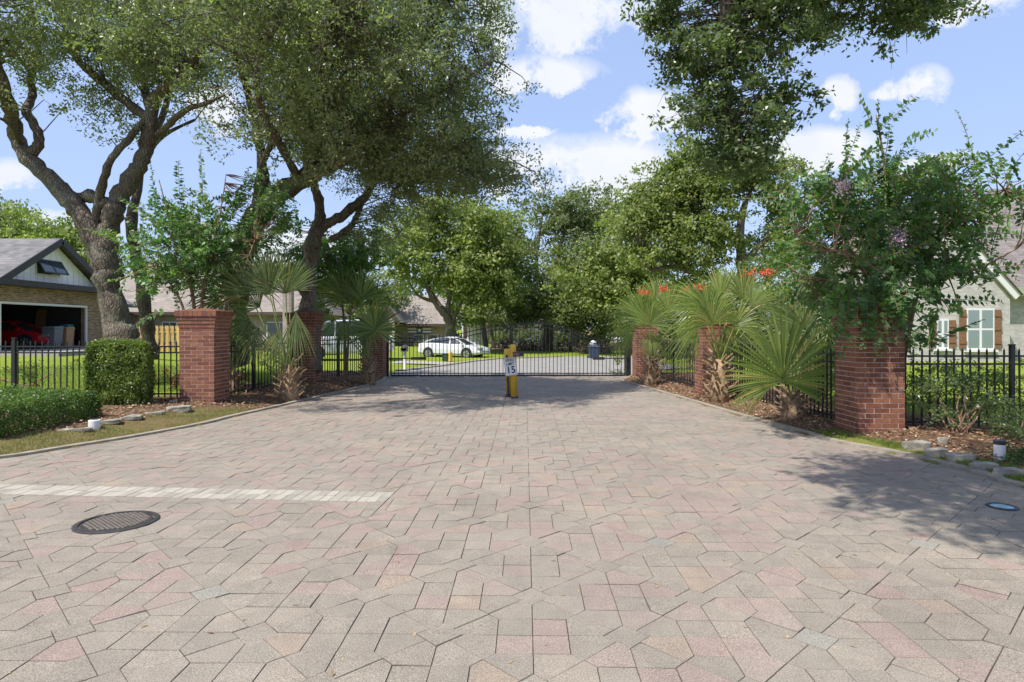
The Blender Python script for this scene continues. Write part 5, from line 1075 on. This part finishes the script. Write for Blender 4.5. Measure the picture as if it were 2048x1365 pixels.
# pale gable house between the oaks (roof top at left of centre)
def far_house():
    t = empty('tan_house', (-10, 62, 0), 'tan roofed house with a small gable and a striped banner beyond the gate', 'house')
    def A(o): return wparent(o, t)
    D0 = 62.0; x0, x1 = -14.5, -6.6; ze = HC-(649-YH)/FPX*D0; zr = HC-(592-YH)/FPX*(D0+4.5)
    A(MB().box(x0, x1, D0, D0+.3, -.3, ze).box(x1-.3, x1, D0+.3, D0+9, -.3, ze).box(x0, x0+.3, D0+.3, D0+9, -.3, ze).build('wall', M['bwall_tanx']))
    A(MB().add([(x0-.4, D0-.5, ze-.05), (x1+.4, D0-.5, ze-.05), (x1+.4, D0+4.5, zr), (x0-.4, D0+4.5, zr), (x1+.4, D0+9.5, ze-.05), (x0-.4, D0+9.5, ze-.05)], [(0, 1, 2, 3), (3, 2, 4, 5)]).prism([(D0, ze), (D0+9, ze), (D0+4.5, zr-.1)], 0, x1-.2, x1).build('roof', M['roof_tan']))
    A(MB().box(x0-.4, x1+.4, D0-.56, D0-.5, ze-.2, ze+.05).build('fascia', M['brown']))
    gx0, gx1 = -12.6, -10.9; gm = -11.55; gzz = HC-(612-YH)/FPX*58.5; D2 = 58.5
    gb = HC-(640-YH)/FPX*D2
    A(MB().prism([(gx0-.3, -.2), (gx1, -.2), (gx1, gb), (gm, gzz-.15), (gx0-.3, gb)], 1, D2, D2+.2).build('gable_wall', M['bwall_tanx']))
    A(MB().add([(gm, D2-.3, gzz), (gx1+.5, D2-.3, gb-.25), (gx1+.5, D0+2, gb-.25), (gm, D0+2, gzz), (gx0-.8, D2-.3, gb-.25), (gx0-.8, D0+2, gb-.25)], [(0, 1, 2, 3), (0, 3, 5, 4)]).build('gable_roof', M['roof_tan']))
    A(MB().bar((gm, D2-.33, gzz-.1), (gx1+.5, D2-.33, gb-.35), .08, .3).bar((gm, D2-.33, gzz-.1), (gx0-.8, D2-.33, gb-.35), .08, .3).build('rake_board', M['brown']))
    for c in (-9.2, -7.8):
        f = A(MB().box(c-.5, c+.5, D0-.06, D0-.01, .3, 1.2).build('window', M['white'])); p = MB().box(c-.44, c+.44, D0-.07, D0-.062, .36, 1.14).build('pane', M['glass']); p.parent = f
    a = P(839, 661, D0-.12); b = empty('banner', tuple(a), 'purple and white striped banner with a star under the tan roof eave', 'banner')
    for k in range(5):
        z = .28-k*.14
        MB().box(-1.15, 1.15, -.01, .01, z-.07, z+.07).build('stripe', M['purple'] if k % 2 == 0 else M['white'], b)
    MB().box(-.3, .3, -.03, -.01, -.36, .36).build('centre_field', M['bin_blue'], b)
    pts = [(.24*math.sin(R(36*k))*(1 if k % 2 == 0 else .42), .24*math.cos(R(36*k))*(1 if k % 2 == 0 else .42)) for k in range(10)]
    MB().prism(pts, 1, -.04, -.031).build('star', M['white'], b)
far_house()
def porch_house():
    t = empty('porch_house', (0, 78, 0), 'pale house with dark porch posts glimpsed between the far trunks', 'house')
    def A(o): return wparent(o, t)
    D0 = 76.0; A(MB().box(-6, 4, D0, D0+6, -.5, 3.3).build('wall', M['cream']))
    A(MB().add([(-6.8, D0-2.5, 3.1), (4.8, D0-2.5, 3.1), (4.8, D0+3, 6), (-6.8, D0+3, 6), (-6.8, D0+8, 3.1), (4.8, D0+8, 3.1)], [(0, 1, 2, 3), (3, 2, 5, 4)]).build('roof', M['roof_tan']))
    for x in (-5.5, -2.6, -.2, 1.4): A(MB().box(x-.22, x+.22, D0-2.2, D0-1.8, -.5, 3.1).build('porch_post', M['brown']))
    A(MB().box(-6, 4, D0-2.2, D0-2.0, 2.5, 2.8).build('beam', M['brown']))
    for x in (-4, -1.4, .6): A(MB().box(x-.5, x+.5, D0-.05, D0-.01, .4, 2.4).build('window', M['white']))
porch_house()
def white_house():
    t = empty('white_brick_house', (21, 28, .3), 'white painted brick house with steep gable and wooden shutters at right', 'house')
    def A(o): return wparent(o, t)
    D0 = 28.0; s = D0/FPX; xx = lambda px: (px-1024)*s; zz = lambda py: HC-(py-YH)*s
    x0, x1 = xx(1846), xx(2020); xm = xx(1877); zr = zz(425); ze = zz(592)
    A(MB().prism([(xx(1772), 0), (x1, 0), (x1, ze), (xm, zr), (xx(1772), zz(565))], 1, D0, D0+.25).build('gable_wall', M['bwall_white']))
    A(MB().box(x1-.25, x1, D0+.25, D0+1.6, 0, ze-.2).build('return_wall', M['bwall_whitey']))
    A(MB().bar((xm, D0-.12, zr+.1), (x1+.25, D0-.12, ze-.05), .1, .34).bar((xm, D0-.12, zr+.1), (xx(1755), D0-.12, zz(585)), .1, .34).build('rake_board', M['white']))
    A(MB().add([(xm, D0-.3, zr+.25), (x1+.4, D0-.3, ze), (x1+.4, D0+8, ze), (xm, D0+8, zr+.25), (xx(1752), D0-.3, zz(590)), (xx(1752), D0+8, zz(590))], [(0, 1, 2, 3), (0, 3, 5, 4)]).build('gable_roof', M['roof_brown']))
    A(MB().box(x1, x1+9, D0+1.6, D0+1.85, 0, zz(585)+.15).build('side_wall', M['bwall_white']))
    A(MB().box(x1-.1, x1+9, D0+1.0, D0+1.5, zz(590), zz(572)).build('eave', simple('green_soffit', (.34, .37, .24), .6)))
    A(MB().add([(xx(1930), D0+1.0, zz(572)), (x1+9, D0+1.0, zz(572)), (x1+9, D0+8.5, P(1985, 378, D0+8.5).z), (*P(1978, 378, D0+8.5),)], [(0, 1, 2, 3)]).build('roof', M['roof_brown']))
    for (pa, pb, ya, yb, sh) in ((1934, 1985, 620, 697, 1), (1874, 1894, 641, 695, 1)):
        a, b, z1_, z0_ = xx(pa), xx(pb), zz(ya), zz(yb)
        f = A(MB().box(a-.05, b+.05, D0-.05, D0-.005, z0_-.06, z1_+.06).build('window_frame', M['white']))
        m_ = (a+b)/2; mz = (z0_+z1_)/2
        for (u0_, u1_) in ((a, m_-.04), (m_+.04, b)):
            for (w0, w1) in ((z0_, mz-.03), (mz+.03, z1_)): p = MB().box(u0_+.02, u1_-.02, D0-.06, D0-.052, w0+.02, w1-.02).build('pane', M['paleglass']); p.parent = f
        for (c0, c1) in ((b+.06, b+.36), (a-.36, a-.06)):
            q = A(MB().box(c0, c1, D0-.06, D0-.01, z0_, z1_).build('shutter', M['shutter']))
            r_ = MB().box(c0-.01, c1+.01, D0-.09, D0-.061, z0_+.2, z0_+.32).box(c0-.01, c1+.01, D0-.09, D0-.061, mz-.05, mz+.06).box(c0-.01, c1+.01, D0-.09, D0-.061, z1_-.3, z1_-.18).build('batten', M['shutter']); r_.parent = q
        A(MB().box(a-.15, b+.15, D0-.14, D0-.005, z0_-.16, z0_-.065).build('sill', M['white']))
white_house()
# yellow board fence
t = empty('board_fence', (-15.5, 27, .3), 'yellow shadowbox wooden fence behind the slim oak trunk', 'fence'); me = None
for i, px in enumerate(np.arange(258, 362, 5.2)):
    x = (px-1024)/FPX*27
    if me is None: o = MB().box(-.05, .05, -.012, .012, 0, 1.1).add([(-.05, -.012, 1.1), (.05, -.012, 1.1), (.05, .012, 1.1), (-.05, .012, 1.1), (-.02, -.012, 1.16), (.02, -.012, 1.16), (.02, .012, 1.16), (-.02, .012, 1.16)], [(4, 5, 6, 7), (0, 1, 5, 4), (1, 2, 6, 5), (2, 3, 7, 6), (3, 0, 4, 7)]).build('board', M['fencewood'], t); me = o.data
    else: o = link('board', me, t)
    o.location = (x+15.5, (-.03 if i % 2 else .03), .45)
for z in (.7, 1.3): MB().box((258-1024)/FPX*27+15.5, (362-1024)/FPX*27+15.5, -.015, .015, z, z+.08).build('rail', M['fencewood'], t)
# ------------------------------------------------------------------ vehicles
def loft(secs, closed=True):
    mb = MB(); n = len(secs[0]); vs = [p for s_ in secs for p in s_]; fs = []
    for i in range(len(secs)-1):
        for k in range(n if closed else n-1): fs.append((i*n+k, i*n+(k+1) % n, (i+1)*n+(k+1) % n, (i+1)*n+k))
    fs += [tuple(range(n)), tuple(range((len(secs)-1)*n, len(secs)*n))[::-1]]; mb.add(vs, fs); return mb
def car(label, loc, rz, L, Wd, stations, cabin, wheels, wr, paint, group=None, name='parked_car', cat='car'):
    """stations: (x, zbottom, zbelt, halfwidth); cabin: (x, zroof, halfwidth at roof)"""
    t = empty(name, loc, label, cat, group, rz)
    def sec(x, zb, zt, hw): return [(x, -hw*.92, zb), (x, -hw, zb+.12), (x, -hw*1.0, (zb+zt)/2), (x, -hw*.95, zt-.06), (x, -hw*.86, zt), (x, 0, zt+.02), (x, hw*.86, zt), (x, hw*.95, zt-.06), (x, hw, (zb+zt)/2), (x, hw, zb+.12), (x, hw*.92, zb)]
    loft([sec(*s_) for s_ in stations]).build('body', paint, t, False)
    def bz(x): xs = [s_[0] for s_ in stations]; return float(np.interp(x, xs, [s_[2] for s_ in stations])), float(np.interp(x, xs, [s_[3] for s_ in stations]))
    cs = []
    for (x, zr, hw) in cabin: zb, bw = bz(x); cs.append([(x, -bw*.87, zb-.02), (x, -hw, zr-.03), (x, -hw*.8, zr), (x, 0, zr+.02), (x, hw*.8, zr), (x, hw, zr-.03), (x, bw*.87, zb-.02)])
    loft(cs, False).build('window_glass', M['carglass'], t)
    mid = cabin[1:-1]; rf = MB(); secs = []
    for (x, zr, hw) in mid: secs.append([(x, -hw*1.02, zr-.05), (x, -hw*.82, zr+.012), (x, 0, zr+.035), (x, hw*.82, zr+.012), (x, hw*1.02, zr-.05), (x, 0, zr-.03)])
    loft(secs).build('car_roof', paint, t)
    for s in (-1, 1):
        for a, b in ((cabin[0], cabin[1]), (cabin[-2], cabin[-1])):
            za, wa = bz(a[0]); MB().bar((a[0], s*(a[2] if a[1] > za+.1 else wa*.86), max(a[1], za)), (b[0], s*(b[2] if b[1] > bz(b[0])[0]+.1 else bz(b[0])[1]*.86), max(b[1], bz(b[0])[0])), .07, .07).build('pillar_trim', paint, t)
        xm = mid[len(mid)//2]; zb, bw = bz(xm[0]); MB().bar((xm[0], s*bw*.88, zb-.02), (xm[0]-.04, s*xm[2]*1.01, xm[1]), .06, .04).build('pillar_trim', paint, t)
    for wx in wheels:
        for s in (-1, 1):
            hw = Wd/2; w_ = MB().tube([(wx, s*(hw-.22), wr), (wx, s*(hw+.012), wr)], wr, 24).build('wheel', M['rubber'], t)
            rm = MB().tube([(wx, s*(hw+.013), wr), (wx, s*(hw+.02), wr)], wr*.62, 20); rm.build('rim', M['alloy'], w_)
            sp = MB()
            for k in range(5): a = R(72*k+36); sp.bar((wx+.1*wr*math.cos(a), s*(hw+.022), wr+.1*wr*math.sin(a)), (wx+.55*wr*math.cos(a), s*(hw+.022), wr+.55*wr*math.sin(a)), .05, .012, (0, 1, 0))
            sp.build('rim_slots', M['dark'], w_)
            arch = MB(); 
            arch.tube([(wx, s*(hw-.2), wr+.02), (wx, s*(hw+.006), wr+.02)], wr*1.14, 24).build('wheel_arch', M['dark'], t)
    xf = stations[-1][0]; xb = stations[0][0]
    for s in (-1, 1):
        MB().box(xf-.28, xf+.01, s*Wd*.36-.14, s*Wd*.36+.14, .6, .72).build('headlight', M['paleglass'], t); MB().box(xb-.012, xb+.1, s*Wd*.36-.16, s*Wd*.36+.16, .72, .86).build('taillight', M['redpaint'], t)
        MB().box(.95, 1.1, s*(Wd/2)-.02, s*(Wd/2)+.1 if s > 0 else s*(Wd/2)+.02, .9, 1.02).build('mirror', paint, t) if s > 0 else MB().box(.95, 1.1, -(Wd/2)-.1, -(Wd/2)+.02, .9, 1.02).build('mirror', paint, t)
    MB().box(xf-.05, xf+.012, -.3, .3, .35, .45).build('number_plate', M['white'], t)
    return t
coupe = [(-2.27, .42, .80, .72), (-2.2, .3, .93, .82), (-1.9, .25, 1.0, .88), (-1.2, .24, 1.0, .9), (-.2, .22, .95, .9), (.8, .22, .92, .9), (1.3, .23, .86, .89), (1.9, .25, .74, .85), (2.2, .3, .62, .75), (2.3, .36, .5, .66)]
cab = [(-1.95, 1.0, .6), (-1.1, 1.26, .6), (-.5, 1.37, .6), (.1, 1.36, .59), (.5, 1.24, .6), (1.2, .88, .66)]
c = P(908, 658, 41); zc = terrain(c.x, 41)
car('white coupe parked nose down across the lawn driveway beyond the gate', (c.x, 41, -.13), R(-22), 4.6, 1.8, coupe, cab, (-1.42, 1.32), .33, M['carpaint'])
car('small pale car far down the street at right', (P(1232, 700, 75).x, 75, -.1), R(-80), 4.6, 1.8, coupe, cab, (-1.42, 1.32), .33, M['carpaint'])
van = [(-2.6, .5, 1.1, .9), (-2.5, .35, 1.25, .95), (-1, .32, 1.25, .97), (1.2, .32, 1.22, .97), (1.6, .32, 1.12, .95), (2.3, .36, 1.0, .9), (2.45, .45, .7, .8)]
vcab = [(-2.52, 1.9, .8), (-2.3, 2.05, .82), (-.8, 2.1, .84), (.6, 2.05, .82), (.9, 1.95, .8), (1.7, 1.15, .85)]
c = P(684, 658, 34)
car('white van seen through the fence left of the gate pillar', (c.x, 34, .15), R(-150), 5, 1.95, van, vcab, (-1.6, 1.55), .36, M['carpaint'], None, 'parked_van', 'van')
car('red sports car inside the dark garage', (-24.9, 31.2, .8), R(4), 4.6, 1.8, coupe, cab, (-1.42, 1.32), .33, M['redpaint'])
# mailbox, utility bits behind the gate
c = P(809, 740, 27); t = empty('mailbox', (c.x, 27, 0), 'grey mailbox on a pale post just inside the gate', 'mailbox')
MB().box(-.05, .05, -.05, .05, -.05, .8).build('post', M['cream'], t); bx = MB().box(-.13, .13, -.22, .22, .8, .95).tube([(0, -.22, .95), (0, .22, .95)], .13, 16).build('box', M['bin_grey'], t); MB().box(.131, .145, -.1, .0, .9, 1.06).build('flag', M['redpaint'], bx)
c = G(901, 722); t = empty('yellow_bollard', (c.x, c.y, -.03), 'short yellow bollard on the lawn in front of the white coupe', 'bollard'); MB().lathe((0, 0, 0), [(.11, 0), (.11, .48), (.09, .52), (.04, .54)], 16).build('post', M['yellow'], t); MB().lathe((0, 0, 0), [(.125, 0), (.125, .03)], 16).build('footing', M['concrete'], t)
c = G(889, 722); t = empty('utility_box', (c.x, c.y+.4, -.03), 'dark green utility box beside the short yellow bollard', 'utility box'); MB().box(-.16, .16, -.15, .15, 0, .38).build('cabinet', simple('dark_green', (.03, .06, .04), .5), t); MB().box(-.18, .18, -.17, .17, .38, .42).build('lid', M['dark'], t)
c = G(1188, 717); bin_((c.x, c.y, -.03), .72, .62, M['bin_blue'], 'navy wheelie bin by the kerb behind the right gate leaf')
t = empty('street_globe', (c.x+.05, c.y+.8, -.03), 'pale round topped post light behind the navy bin', 'post light'); MB().tube([(0, 0, 0), (0, 0, .75)], .05, 10).build('post', M['bin_grey'], t); MB().lathe((0, 0, .75), [(.08, 0), (.2, .08), (.21, .2), (.14, .3), (.02, .34)], 16).build('globe', M['white'], t, True)
